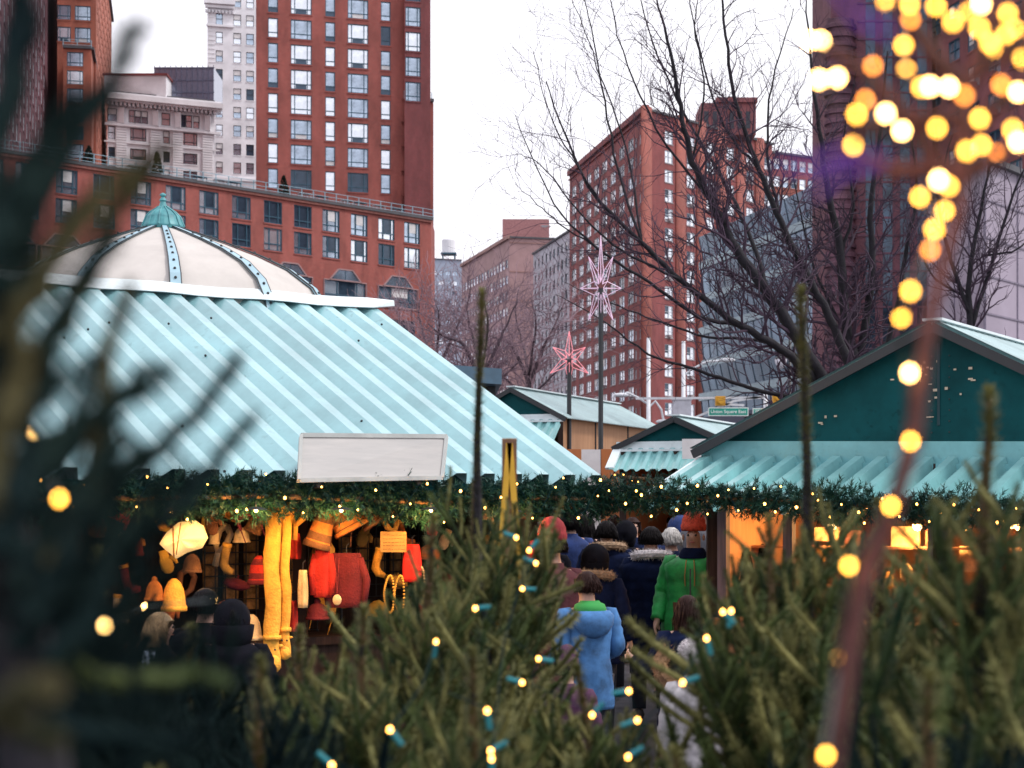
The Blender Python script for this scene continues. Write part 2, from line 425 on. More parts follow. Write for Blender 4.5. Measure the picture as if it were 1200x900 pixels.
def podium_extra(root, facs, top):
    fc = facs[0]; railing(root, fc.a + Vector((.6, .4)), fc.b + Vector((.2, .4)), top, 1.15)
    n = Vector((fc.u.y, -fc.u.x, 0)); u3 = Vector((fc.u.x, fc.u.y, 0)); o3 = Vector((fc.a.x, fc.a.y, 0))
    zt = fc.z(360, fc.t(466)) + 2.2
    for t in bays:     # pointed glazed head over every bay window
        m = MB(); q = [(-2.2, .05), (2.2, .05), (1.0, 1.25), (-1.0, 1.25)]
        fr = [o3 + u3 * (t + x) + n * .06 + Vector((0, 0, zt + z)) for x, z in q]; bk = [p - n * .1 for p in fr]
        m.face(fr, 1)
        for i in range(4): m.beam(fr[i] , fr[(i + 1) % 4], .16, .14, 0)
        m.beam((fr[0] + fr[1]) / 2, (fr[2] + fr[3]) / 2, .1, .08, 2)
        # pale surround of the whole bay
        for x0, z0, x1, z1 in ((-3, .0, -2.3, .0), (2.3, .0, 3, .0), (-3, 0, -3, -2.3), (3, 0, 3, -2.3), (-3, -2.3, 3, -2.3)):
            m.beam(o3 + u3 * (t + x0) + n * .05 + Vector((0, 0, zt + z0)), o3 + u3 * (t + x1) + n * .05 + Vector((0, 0, zt + z1)), .14, .12, 0)
        wbuild(m, 'bay_head', [pink_stone, g_mid, win_frame], root)
    band = MB(); band.beam(fc.a.to_3d() + Vector((0, 0, top - .25)) + n * .08, fc.b.to_3d() + Vector((0, 0, top - .25)) + n * .08, .2, .3)
    wbuild(band, 'stone_band', [mat('band_brick', (.5, .2, .16), .8)], root)
building('terrace_building', 'long low red brick building with a railed roof terrace and pointed bay windows', [f1], ptop, red_brick, extra=podium_extra, back=[B_ + Vector((0, 9)), A + Vector((-7, 9))], coping=.3)
pod = f1

# roof terrace conifers in pots, furniture
def cone_tree(px, h, label):
    t = pod.t(px); p = pod.a + pod.u * t + Vector((.2, 1.6))
    root = thing('potted_conifer', label, 'conifer', (p.x, p.y, ptop), group='conifers on the roof terrace')
    m = MB(); m.lathe([(.35, .02), (.45, .5), (.4, .52)], 10); m.build('pot', [mat('clay_pot', (.2, .1, .08), .8)], root)
    m = MB()
    for k in range(420):
        z = random.random() ** 1.2; r = .62 * (1 - z) ** .8 + .05; a = random.random() * 6.28; rr = r * (.6 + .4 * random.random())
        c = Vector((rr * math.cos(a), rr * math.sin(a), .5 + z * h)); d = Vector((random.gauss(0, 1), random.gauss(0, 1), random.gauss(0, 1))).normalized() * .16; e = Vector((d.y, -d.x, d.z * .4 + .05))
        m.face([c - d, c + e * .7, c + d, c - e * .7])
    m.build('crown', [mat('dark_conifer_leaf', (.03, .05, .035), .8, .3)], root)
cone_tree(178, 2.1, 'dark cone shaped conifer on the terrace just right of the white facade corner')
cone_tree(328, 1.9, 'small dark conifer on the terrace in front of the tall brick tower')
cone_tree(97, 1.6, 'dark conifer on the terrace below the orange brick tower')
for k, px in enumerate((150, 228, 252, 268, 352, 372, 402, 418, 440, 462)):
    t = pod.t(px); p = pod.a + pod.u * t + Vector((.3, 1.5)); m = MB()
    m.box(-.7, .7, -.4, .4, .72, .78)
    for sx in (-.6, .6):
        for sy in (-.3, .3): m.box(sx - .03, sx + .03, sy - .03, sy + .03, 0, .72)
    o = m.build('terrace_table', [mat('blue_terrace_table', (.05, .16, .24), .5) if k % 2 else win_frame_wh], loc=(p.x, p.y, ptop + .02), rot=(0, 0, math.atan2(pod.u.y, pod.u.x)))
    tag(o, 'small outdoor table behind the terrace railing of the long brick building', 'table', 'tables on the roof terrace')

# -- left orange tower with wings
A = pt2(68, 232); B_ = along(A, 11800, 112.5); side = along(B_, 206, 131)
f1 = Facade(A, B_); f2 = Facade(B_, side)
for px, ww in ((75, 1.7), (97, 2.0)):
    for k in range(6): f1.w.append((f1.t(px) - ww / 2, f1.t(px) + ww / 2, f1.z(49 - 25.5 * k, 2), f1.z(49 - 25.5 * k, 2) + 1.9, 'wide'))
for k in range(14):
    t = 3 + k * 4
    for j in range(22): f2.w.append((t - .7, t + .7, 20 + j * 2.8, 21.8 + j * 2.8, 'sash'))
building('orange_tower', 'orange brick tower with teal windows and a receding plum side wall, top left', [f1, f2], f1.z(-120, 0), orange_brick, back=[side + Vector((-12, 2)), A + Vector((-8, 50))])
a = along(pt2(75, 226), 11800, 74); b = along(a, 11800, 107); f1 = Facade(a, b); s2 = along(b, 206, 111); f2 = Facade(b, s2)
for k in range(7): f1.w.append((f1.t(88) - 1, f1.t(88) + 1, f1.z(78 - 0 + 21.5 * k, 2), f1.z(78 + 21.5 * k, 2) + 1.8, 'wide'))
building('orange_bay_block', 'lower orange brick block with a small roof terrace before the orange tower', [f1, f2], f1.z(55, 0), orange_brick, back=[s2 + Vector((0, 2)), a + Vector((-1, 5))],
         extra=lambda root, facs, top: railing(root, facs[0].a, facs[0].b, top, 1))
a = pt2(-30, 148); b = along(a, 206, 69); f1 = Facade(a, b)
for k in range(18):
    t = 5 + k * 4.4
    if t > f1.L - 2: break
    for j in range(21): f1.w.append((t - .9, t + .9, 8 + j * 2.95, 10.1 + j * 2.95, 'sash'))
fa = Facade(a + Vector((-30, -2)), a)
building('plum_tower', 'dark plum brick tower wall with small windows receding along the left edge', [fa, f1], 85, plum_brick, fm=win_frame_wh, back=[b + Vector((-30, 0))])

# -- white tower
A = pt2(243, 300); B_ = along(A, 9000, 303); f1 = Facade(A, B_)
for px, ww in ((257, 1.15), (278, 1.3), (293, 1.3)):
    for k in range(12): f1.w.append((f1.t(px) - ww / 2, f1.t(px) + ww / 2, f1.z(203 - 21.7 * k, 3), f1.z(203 - 21.7 * k, 3) + 1.9, 'sash'))
def white_extra(root, facs, top):
    fc = facs[0]; m = MB()
    for (px0, px1, y, h, d) in ((240, 276, 4, .8, 1.1), (241, 275, 9, .5, .7), (242, 274, 31, .35, .45), (243, 301, 210, .5, .4)):
        p0 = fc.a + fc.u * fc.t(px0); p1 = fc.a + fc.u * fc.t(px1); z = fc.z(y, 3)
        m.beam((p0.x, p0.y - d / 2, z), (p1.x, p1.y - d / 2, z), d, h)
    for k in range(9):
        p = fc.a + fc.u * fc.t(242 + k * 4); z = fc.z(13, 3); m.box(p.x - .12, p.x + .12, p.y - .6, p.y, z - .5, z)
    for k in range(45):
        p0 = fc.a + fc.u * .2; p1 = fc.a + fc.u * fc.t(252); z = fc.z(210, 3) + k * .75
        m.beam((p0.x, p0.y - .03, z), (p1.x, p1.y - .03, z), .08, .1)
    wbuild(m, 'cornice', [white_stone], root)
building('white_tower', 'tall narrow white stone tower with sash windows behind the brick tower', [f1], f1.z(-40, 0), white_stone, fm=win_frame_dk, extra=white_extra)

# -- white ornate building with cornice
A = pt2(126, 250); B_ = along(A, 5200, 251); f1 = Facade(A, B_)
zf = lambda y: f1.z(y, f1.t(190))
for px in (132, 155, 162, 170, 195, 215, 222, 230.5):
    w0 = .62 if px in (155, 162, 170, 215, 222, 230.5) else .85
    f1.w.append((f1.t(px) - w0 / 1.2, f1.t(px) + w0 / 1.2 * .8, zf(147), zf(132), 'sash'))
for px in (131, 162, 195, 222):
    w0 = 2.4 if px in (162, 222) else 1.0
    for y0, y1 in ((168, 153), (190, 177), (212, 198)): f1.w.append((f1.t(px) - w0 / 2 * .95, f1.t(px) + w0 / 2 * .95, zf(y0), zf(y1), 'wide' if w0 > 2 else 'sash'))
def ornate_extra(root, facs, top):
    fc = facs[0]; m = MB()
    n = Vector((fc.u.y, -fc.u.x, 0)); u3 = fc.u.to_3d(); o3 = fc.a.to_3d()
    def band(y, h, d, L0=-.5, L1=None):
        z = zf(y); L1 = fc.L + .8 if L1 is None else L1
        m.beam(o3 + u3 * L0 + n * d / 2 + Vector((0, 0, z)), o3 + u3 * L1 + n * d / 2 + Vector((0, 0, z)), d, h)
    band(121, .7, 1.9); band(124.5, .35, 1.4); band(117, .5, 1.0); band(151, .35, .5); band(171, .2, .2)
    for k in range(26):
        t = k * fc.L / 25; p = o3 + u3 * t + n * .5; z = zf(127.5); mk = MB(); mk.box(p.x - .14, p.x + .14, p.y - .65, p.y + .4, z - .25, z + .3); wbuild(mk, 'bracket', [white_stone], root)
    for px in (142, 182, 208, 243):      # rusticated piers
        t = fc.t(px)
        for k in range(22):
            z = zf(215) + k * .36 * 1.0
            if z < zf(152): m.beam(o3 + u3 * (t - .75) + n * .12 + Vector((0, 0, z)), o3 + u3 * (t + .75) + n * .12 + Vector((0, 0, z)), .24, .28)
        p = o3 + u3 * t + n * .25; m.box(p.x - .4, p.x + .4, p.y - .3, p.y + .3, zf(149), zf(131))
    for k in range(14):
        p = o3 + u3 * (fc.L * .63 + k * .33) + n * .2; m.box(p.x - .07, p.x + .07, p.y - .1, p.y + .1, zf(118), zf(115) + .3)
    wbuild(m, 'cornice', [white_stone], root)
    m = MB(); a_ = o3 + Vector((0, 2.5, 0))
    m.box(a_.x - 1, fc.t(190) + a_.x, a_.y, a_.y + 8, top, zf(90)); m.box(a_.x - 1.2, fc.t(190) + a_.x + .2, a_.y - .2, a_.y + 8.2, zf(90), zf(90) + .3, 1)
    wbuild(m, 'penthouse', [white_stone, dark_brick], root)
    m = MB(); x0 = fc.t(170) + a_.x; x1 = fc.t(239) + a_.x
    m.box(x0, x1, a_.y + 4, a_.y + 12, top, zf(72), 0); 
    for k in range(4): m.box(x0 - .1, x1 + .1, a_.y + 3.9, a_.y + 4.0, zf(72) - .2 - k * 1.75, zf(72) - k * 1.75, 1)
    for k in range(12): m.box(x0 + k * (x1 - x0) / 11 - .04, x0 + k * (x1 - x0) / 11 + .04, a_.y + 3.86, a_.y + 3.98, top, zf(70), 1)
    wbuild(m, 'glass_penthouse', [mat('grey_violet_glass', (.25, .27, .36), .2, .1, metal=.5), mat('slate_frame', (.12, .13, .2), .5)], root)
building('ornate_white_building', 'ornate white stone building with bracketed cornice and a glass penthouse on top', [f1], zf(114), white_stone, fm=win_frame_dk, extra=ornate_extra)

# -- far grey building with tank
A = pt2(500, 600); B_ = along(A, 7000, 541); f1 = Facade(A, B_)
for px in (509, 517, 525, 533):
    for k in range(9): f1.w.append((f1.t(px) - .9, f1.t(px) + .9, f1.z(322 + 11.5 * k, 1), f1.z(322 + 11.5 * k, 1) + 1.5, 'strip'))
def far_extra(root, facs, top):
    m = MB(); c = pt2(526, 606); z1 = CZ + (600 - 297) / F * 606; z2 = CZ + (600 - 280) / F * 606
    m.lathe([(2.3, z1), (2.35, z2 - .5), (1.9, z2 + .1), (.1, z2 + .5)], 16, (c.x, c.y, 0))
    m.box(c.x - 2.6, c.x + 2.6, c.y - 2.6, c.y + 2.6, z1 - .5, z1 - .01, 1)
    for sx in (-2, 2):
        for sy in (-2, 2): m.box(c.x + sx - .2, c.x + sx + .2, c.y + sy - .2, c.y + sy + .2, top, z1 - .5, 1)
    wbuild(m, 'water_tank', [white_stone, win_frame], root)
    m = MB(); m.box(f1.a.x + .5, pt2(519, 600).x, f1.a.y - .6, f1.a.y - .002, CZ + (600 - 372) / F * 600, CZ + (600 - 367) / F * 600); wbuild(m, 'ledge', [blue_grey], root)
building('grey_tank_building', 'distant blue grey building with a pale water tank on its roof', [f1], f1.z(303, 0), blue_grey, fm=mat('slate_blue', (.16, .2, .3), .6), extra=far_extra)

# -- pink building with slanted window face and blank wall
cpt = pt2(597, 380); la = along(cpt, 60, 541); f1 = Facade(la, cpt); rb = along(cpt, 9000, 652); f2 = Facade(cpt, rb)
zc = lambda y: CZ + (600 - y) / F * 380
for k in range(16):
    t = f1.L * (k + .6) / 16.5
    for j in range(11):
        z = zc(302) - j * 3.4 - 2; f1.w.append((t - 1.0, t + 1.0, z, z + 1.9, 'sash'))
def pink_extra(root, facs, top):
    m = MB(); p0 = cpt + Vector((0, 3)); 
    m.box(p0.x - 1.5, p0.x + 8.5, p0.y, p0.y + 12, top, zc(254)); wbuild(m, 'penthouse', [mat('pink_brick', (.42, .2, .2), .85)], root)
    m = MB()
    for y in (284, 318, 352): m.beam((cpt.x, cpt.y - .05, zc(y)), (rb.x, rb.y - .05, zc(y)), .12, .25)
    m.beam((la.x, la.y - .3, top), (cpt.x, cpt.y - .3, top), .9, .7)
    wbuild(m, 'stone_band', [brown_stone], root)
    m = MB()
    for px, s in ((617, 1.0), (638, 1.4)):
        c = Vector(((px - 600) / F * 384, 384, zc(266))); m.tube([c - Vector((0, 0, 3)), c], .1); m.lathe([(.1, 0), (.7 * s, .3), (1.0 * s, .8)], 12, c)
    wbuild(m, 'satellite_dish', [white_metal], root)
building('pink_building', 'pinkish building with a blank brown wall and satellite dishes on its roof', [f1, f2], zc(278), pink_stone, fm=mat('mauve_frame', (.3, .26, .36), .6), extra=pink_extra, back=[rb + Vector((5, 20)), la + Vector((30, 10))])

# -- white grey building, slim
b = pt2(672, 330); a = along(b, 150, 625); f1 = Facade(a, b)
zt = CZ + (600 - 268) / F * 330
for k in range(10):
    t = f1.L * (k + .6) / 10.3
    for j in range(18):
        z = zt - 3.3 - j * 3.0; f1.w.append((t - .75, t + .75, z, z + 1.75, 'sash'))
building('pale_grey_building', 'pale grey apartment building with small dark windows left of the red corner building', [f1], zt, grey_stone, fm=win_frame_dk, back=[b + Vector((14, 10)), a + Vector((14, 10))])

# -- red corner building
cp = pt2(757, 273); la = along(cp, 211, 667.5); rb = along(cp, 2450, 905)
f1 = Facade(la, cp); f2 = Facade(cp, rb)
zt = CZ + (600 - 128) / F * 273
for k in range(8):
    t = 3.6 + k * (f1.L - 13) / 7
    for j in range(19):
        z = zt - 4.6 - j * 3.0; f1.w.append((t - 1.75, t + 1.75, z, z + 1.9, 'double'))
for tt in (f1.L - 6.2, f1.L - 3.4):
    for j in range(19): z = zt - 4.6 - j * 3.0; f1.w.append((tt - .5, tt + .5, z, z + 1.4, 'sash'))
cols8 = [f2.t(p) for p in (784, 809.5, 832.5, 856, 879, 900)]
for t in cols8:
    for j in range(19): z = zt - 4.4 - j * 3.0; f2.w.append((t - 1.05, t + 1.05, z, z + 1.95, 'double'))
def red_extra(root, facs, top):
    fc = f2; n = Vector((fc.u.y, -fc.u.x, 0)); u3 = fc.u.to_3d(); o3 = fc.a.to_3d()
    mids = [0] + [(cols8[i] + cols8[i + 1]) / 2 for i in range(5)] + [fc.L]
    for i, t in enumerate(mids[:-1]):        # rounded piers between window columns
        m = MB(); c = o3 + u3 * t; hw = (1.25 if i else 1.3)
        ring = lambda z: [c + u3 * (hw * math.cos(a)) + n * (.6 * math.sin(a)) + Vector((0, 0, z)) for a in [math.pi * q / 10 for q in range(11)]]
        m.rings([ring(.0), ring(top + .35)]); wbuild(m, 'rounded_pier', [red_brick2], root, True)
    m = MB(); m.beam((la.x, la.y - .2, top + .2), (cp.x, cp.y - .2, top + .2), 1.0, .9); m.beam((la.x, la.y, top - .9), (cp.x, cp.y, top - .9), .5, .25)
    wbuild(m, 'cornice', [dark_brick], root)
    # rooftop block
    def zz(y): return CZ + (600 - y) / F * 290
    x0 = (821 - 600) / F * 290; x1 = (885 - 600) / F * 290; y0 = 289; xm = (838 - 600) / F * 290
    m = MB(); m.box(x0, x1, y0, y0 + 9, top - .5, zz(122)); m.box(xm, x1 + .2, y0 - .5, y0 + 9.2, zz(122), zz(116.5)); m.box(xm + 2, x1 - 3, y0 + 1, y0 + 6, zz(116.5), zz(113), 1)
    for xx in (x0 + .8, x0 + 2.2, xm + 2.6, xm + 3.9, xm + 5.2): m.box(xx - .35, xx + .35, y0 - .04, y0 + .1, zz(152), zz(132), 1)
    wbuild(m, 'rooftop_block', [plum_lit, win_frame_dk], root)
red_brick2 = brick('warm_red_brick', (.31, .070, .050), (.24, .055, .042), (.30, .13, .11), 1.6)
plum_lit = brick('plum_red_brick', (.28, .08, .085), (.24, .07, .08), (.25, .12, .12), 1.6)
mid_red = brick('shade_side_brick', (.29, .062, .06), (.25, .055, .055), (.24, .10, .1), 1.6)  # darker brick, shade of the left face put into its colour
building('corner_building', 'large red brick corner building with rounded piers and a rooftop block', [f1, f2], zt, mid_red, fm=win_frame_wh, sill=mat('dull_sill', (.3, .25, .26), .7), extra=red_extra, back=[rb + Vector((-6, 26)), la + Vector((22, 12))])

# -- red slab behind glass block
A = pt2(878, 300); B_ = along(A, 4000, 975); f1 = Facade(A, B_)
for k in range(7):
    for j in range(5): f1.w.append((1.5 + k * 1.9, 2.9 + k * 1.9, f1.z(196, 3) - j * 3, f1.z(196, 3) - j * 3 + 1.8, 'sash'))
building('red_slab', 'low red brick slab showing above the blue glass building', [f1], f1.z(178, 4), red_brick2, fm=win_frame_wh)

# -- blue glass building
b = pt2(972, 180); a = along(b, 105, 827); f1 = Facade(a, b); zt = CZ + (600 - 214) / F * 180
def glass_extra(root, facs, top):
    fc = facs[0]; n = Vector((fc.u.y, -fc.u.x, 0)); u3 = fc.u.to_3d(); o3 = fc.a.to_3d()
    for k in range(9):        # one glazed storey each, leaning bands
        z1 = top - k * 3.95; z0 = z1 - 3.95
        m = MB(); d0 = .9 if k % 2 == 0 else .55; L = fc.L
        p = lambda t, z, d: o3 + u3 * t + n * d + Vector((0, 0, z))
        m.face([p(0, z0 + 1.1, .25), p(L, z0 + 1.1, .25), p(L, z1, d0), p(0, z1, d0)], 0)
        m.face([p(0, z0 + .9, d0), p(L, z0 + .9, d0), p(L, z0 + 1.1, .25), p(0, z0 + 1.1, .25)], 1)
        m.face([p(0, z0, d0 - .02), p(L, z0, d0 - .02), p(L, z0 + .9, d0), p(0, z0 + .9, d0)], 2)
        m.face([p(0, z0, d0 - .02), p(0, z0, 0), p(L, z0, 0), p(L, z0, d0 - .02)], 1)
        q = 15
        for j in range(q + 1):
            t = j * L / q; m.beam(p(t, z0 + 1.1, .3), p(t, z1, d0 + .03), .07, .06, 1)
        wbuild(m, 'glazed_storey', [g_blue, mat('slate_mullion', (.08, .13, .18), .4), mat('pale_blue_spandrel', (.26, .40, .46), .2, .1, .3, metal=.4)], root)
    m = MB(); m.beam(o3 + n * .9 + Vector((0, 0, CZ + (600 - 483) / F * 190)), o3 + u3 * fc.L + n * .9 + Vector((0, 0, CZ + (600 - 483) / F * 190)), .8, 1.4)
    wbuild(m, 'canopy', [mat('deep_blue_canopy', (.03, .05, .12), .5)], root)
building('glass_building', 'blue glass office building with tilted bands of panes behind the bare tree', [f1], zt, mat('dark_core', (.05, .06, .09), .7), extra=glass_extra, back=[b + Vector((10, 5)), a + Vector((10, 12))])

# -- dark ribbed tower and upper tower, grey slabs at right
c = pt2(1030, 150)
def ribbed():
    root = thing('ribbed_tower', 'dark purple tower with a rounded stack of ribbed balconies behind bare branches', 'building', (c.x, c.y, 0), group='buildings behind the market')
    m = MB(); zt = CZ + (600 - 20) / F * 150; m.box(-3.9, 4.6, .6, 10, 0, zt + 30); m.build('wall', [plum_brick], root)
    m = MB(); prof = []; z = 0
    while z < zt - .5:
        prof += [(1.35, z), (1.35, z + .30), (1.15, z + .42), (1.15, z + .78)]; z += .8
    m.lathe(prof, 24, (-3.1, .75, 0)); m.build('balcony_stack', [mat('plum_rib', (.15, .07, .10), .8, .3, .6)], root)
    m = MB(); z = 1.0
    while z < zt + 29: m.box(-1.7, 4.55, .50, .598, z, z + .16); z += 1.5
    m.build('floor_ledge', [mat('plum_rib', (.15, .07, .10))], root)
    for k in range(4):
        m = MB(); x_ = -1.0 + k * 1.45; m.box(x_, x_ + .8, .56, .597, 2, zt + 28); m.build('window_strip', [g_dark], root)
    m = MB(); m.box(-4.1, 4.8, .4, 10.2, zt + 30, zt + 30.6); m.build('roof', [roof_tar], root)
ribbed()
a = pt2(974, 175); b = pt2(1245, 130); f1 = Facade(a, b)
for k in range(12):
    t = 2.2 + k * (f1.L - 4) / 11.5
    for j in range(26):
        z = 3 + j * 3.0; f1.w.append((t - 1.1, t + 1.1, z, z + 1.8, 'double'))
zt11 = CZ + (600 + 160) / F * 165
building('plum_upper_tower', 'tall plum brick tower with paired windows behind the amber lights, top right', [f1], zt11, plum_lit, back=[b + Vector((12, 10)), a + Vector((8, 14))])
a = pt2(1088, 118); b = pt2(1154, 104); b2 = pt2(1290, 120); f1 = Facade(a, b); f2 = Facade(b, b2)
def slab_extra(root, facs, top):
    m = MB()
    for fc in facs:
        n = Vector((fc.u.y, -fc.u.x, 0)); o3 = fc.a.to_3d(); u3 = fc.u.to_3d()
        for k in range(8): z = top - .1 - k * 2.2; m.beam(o3 + n * .02 + Vector((0, 0, z)), o3 + u3 * fc.L + n * .02 + Vector((0, 0, z)), .08, .1)
        for k in range(5): t = fc.L * k / 4; m.beam(o3 + u3 * t + n * .02, o3 + u3 * t + n * .02 + Vector((0, 0, top)), .08, .1)
    wbuild(m, 'panel_joint', [mat('joint', (.22, .19, .25), .8)], root)
building('panelled_block', 'lilac grey panelled block at the right edge behind bare branches', [f1, f2], CZ + (600 - 187) / F * 104, lilac_stone, extra=slab_extra)

# -- dark lower block under the glass building
A = pt2(872, 172); B_ = along(A, 5000, 1000); f1 = Facade(A, B_)
for k in range(6): f1.w.append((.8 + k * 1.6, 2 + k * 1.6, 3.2, 6.5, 'sash'))
building('street_shopfront', 'dark violet shopfront block at the foot of the blue glass building', [f1], CZ + (600 - 487) / F * 172, mat('violet_front', (.10, .07, .12), .7, .3, 1), fm=win_frame_dk)
# ------------------------------------------------------------------ corrugated sheets
def corr(mb, a, e, L, dn, D, period, amp, mi=0, prof=(.28, .22, .28, .22), th=.004, D2=None):
    """sheet from edge point a along unit e for L; dn = unit vector of the fall line (up the roof), length D (D2 at far end)"""
    a = Vector(a); e = Vector(e).normalized(); dn = Vector(dn).normalized(); nr = e.cross(dn).normalized()
    if nr.z < 0: nr = -nr
    ts = []; t = 0; k = 0
    p0, p1, p2, p3 = prof
    while t < L:
        for fr, h in ((0, 1), (p0, 1), (p0 + p1, 0), (p0 + p1 + p2, 0)):
            q = t + fr * period
            if q <= L: ts.append((q, h * amp))
        t += period
    D2 = D if D2 is None else D2
    for off, flip in ((0, False), (-th, True)):
        base = len(mb.v)
        for q, h in ts:
            d = D + (D2 - D) * q / L
            for s in (0, 1): mb.v.append(a + e * q + dn * d * s + nr * (h + off))
        for i in range(len(ts) - 1):
            b = base + 2 * i; f = (b, b + 2, b + 3, b + 1)
            mb.f.append(f[::-1] if flip else f); mb.m.append(mi)

def needle_tuft(m, p, d, L, n, nl, nw, mi, spread=.9):
    """needles round a short axis from p along d"""
    d = d.normalized(); s1 = d.orthogonal().normalized(); s2 = d.cross(s1)
    for k in range(n):
        t = random.random(); a = random.random() * 6.283
        o = p + d * (L * t); r = (s1 * math.cos(a) + s2 * math.sin(a))
        nd = (r * spread + d * (.55 + .3 * random.random())).normalized() * nl * (.75 + .4 * random.random())
        sd = nd.cross(r).normalized() * nw if nd.cross(r).length > 1e-6 else s1 * nw
        i = len(m.v); m.v += [o - sd, o + sd, o + nd + sd * .3, o + nd - sd * .3]
        m.f.append((i, i + 1, i + 2, i + 3)); m.m.append(mi)

def needled_path(m, pts, dens, nl, nw, mi_n=0, mi_t=1, r0=.005, spread=.9, bare=0.):
    pts = [Vector(p) for p in pts]
    k = len(pts); m.tube(pts, [r0 * (1 - .6 * i / (k - 1)) for i in range(k)], 5, mi_t)
    for i in range(k - 1):
        if i / (k - 1) < bare: continue
        seg = pts[i + 1] - pts[i]
        needle_tuft(m, pts[i], seg, seg.length, max(2, int(dens * seg.length)), nl, nw, mi_n, spread)
    needle_tuft(m, pts[-1] - (pts[-1] - pts[-2]) * .1, pts[-1] - pts[-2], nl * .4, int(dens * nl * 1.0), nl * .9, nw, mi_n, .4)

def bulb_mesh(r, m_):
    key = ('bulb', r, m_.name)
    if key not in WPROTO:
        m = MB(); m.lathe([(r * .35, -r * 1.1), (r * .8, -r * .7), (r, 0), (r * .8, r * .7), (r * .1, r * 1.25)], 8)
        WPROTO[key] = m.mesh('bulb', [m_], True)
    return WPROTO[key]

def garland(label, pts, thick, nl, dens, bulbs, group='evergreen garlands along the stall eaves'):
    """pts world polyline"""
    pts = [Vector(p) for p in pts]; o = pts[0]
    root = thing('evergreen_garland', label, 'garland', o, group=group)
    m = MB(); L = sum((pts[i + 1] - pts[i]).length for i in range(len(pts) - 1))
    def at(s):
        for i in range(len(pts) - 1):
            d = (pts[i + 1] - pts[i]).length
            if s <= d: return pts[i].lerp(pts[i + 1], s / d)
            s -= d
        return pts[-1]
    m.tube([at(L * i / 60) - o for i in range(61)], .02, 5, 1)
    n = int(L * dens)
    for k in range(n):
        s = random.random() * L; p = at(s); lump = .6 + .55 * noise.noise(Vector((s * 2.3, label.__len__(), 0)))
        rr = thick * max(.35, lump + .3)
        a = random.random() * 6.28; r = rr * random.random() ** .6
        q = p + Vector((math.cos(a) * r * .55, math.cos(a + 1) * r * .5, math.sin(a) * r)) - o
        d = Vector((random.gauss(0, .6), random.gauss(0, .5), random.gauss(.05, .7))).normalized()
        needle_tuft(m, q, d, nl * 1.8, 18, nl, nl * .085, 0, .7)
    m.build('greenery', [garl, twig_m], root)
    ca = MB(); cp_ = []
    for k in range(90):
        s = L * k / 89; p = at(s) - o; cp_.append(p + Vector((0, -thick * .95 + random.uniform(-.02, .02), math.sin(k * 1.1) * thick * .8)))
    ca.tube(cp_, .003, 4); ca.build('cable', [wire_teal], root)
    for k in range(bulbs):
        q = cp_[int((k + random.random() * .6) * 88 / bulbs)]
        link('bulb', bulb_mesh(random.choice((.006, .008, .010)), bulb_s), root, q + Vector((0, -.015, random.uniform(-.06, .06))))
    return root

# ------------------------------------------------------------------ big left stall
e3 = Vector((.819, .574, 0)); n3 = Vector((-.574, .819, 0)); up = Vector((0, 0, 1))
Pc = Vector((.72, 14.0, CZ + .21))                # eave corner, right
pit = .475; fall = (n3 + up * pit).normalized()
root = thing('market_stall', 'large market stall with ribbed turquoise roof and cream domed skylight', 'market stall', (Pc.x - 2, Pc.y, 0), group='stalls of the holiday market')
stallL = root
m = MB(); Lr = 6.9; roofD = 3.5 * math.sqrt(1 + pit * pit)
corr(m, Pc - e3 * Lr, e3, Lr, fall, roofD, .25, .085, prof=(.36, .08, .12, .44))
wbuild(m, 'roof', [roof_paint], root)
ridge = Pc + fall * roofD
# verge sheet on right side end and back slope
m = MB(); corr(m, Pc - e3 * Lr + n3 * 9.3, e3, Lr, (-n3 + up * pit).normalized(), roofD, .25, .085, prof=(.36, .08, .12, .44)); wbuild(m, 'back_roof', [roof_paint], root)
m = MB()    # ridge flashing: wide pale strip, bent lip
fa_ = ridge - e3 * (Lr) ; fb_ = ridge + e3 * .16
nr = e3.cross(fall).normalized(); nr = nr if nr.z > 0 else -nr
N = 24; rr = []
for i in range(N + 1):
    p = fa_.lerp(fb_, i / N) + nr * (.115 + .008 * math.sin(i * 1.7)); tip = 1 - .0 * i
    wdt = .17 if i < N else .05
    rr.append([p - fall * wdt - nr * .012, p - fall * .02 + nr * .03, p + n3 * .35 + nr * .02, p + n3 * .35 + nr * .012, p - fall * .02 + nr * .022, p - fall * wdt - nr * .018])
m.rings(rr); wbuild(m, 'ridge_flashing', [flash_mat], root)
m = MB()    # screws
for i in range(14):
    p = fa_.lerp(fb_, (i + .3) / 14) + nr * .105 - fall * .08; m.ball(p, .012, 6)
wbuild(m, 'flashing_screw', [black_metal], root)
m = MB()    # dents and screws of the sheet
for i in range(26):
    p = Pc - e3 * (random.random() * Lr * .9) + fall * (random.random() * roofD * .9) + nr * .066; m.ball(p, .011, 6)
tag(wbuild(m, 'roof_screw', [black_metal], root), kind='stuff')
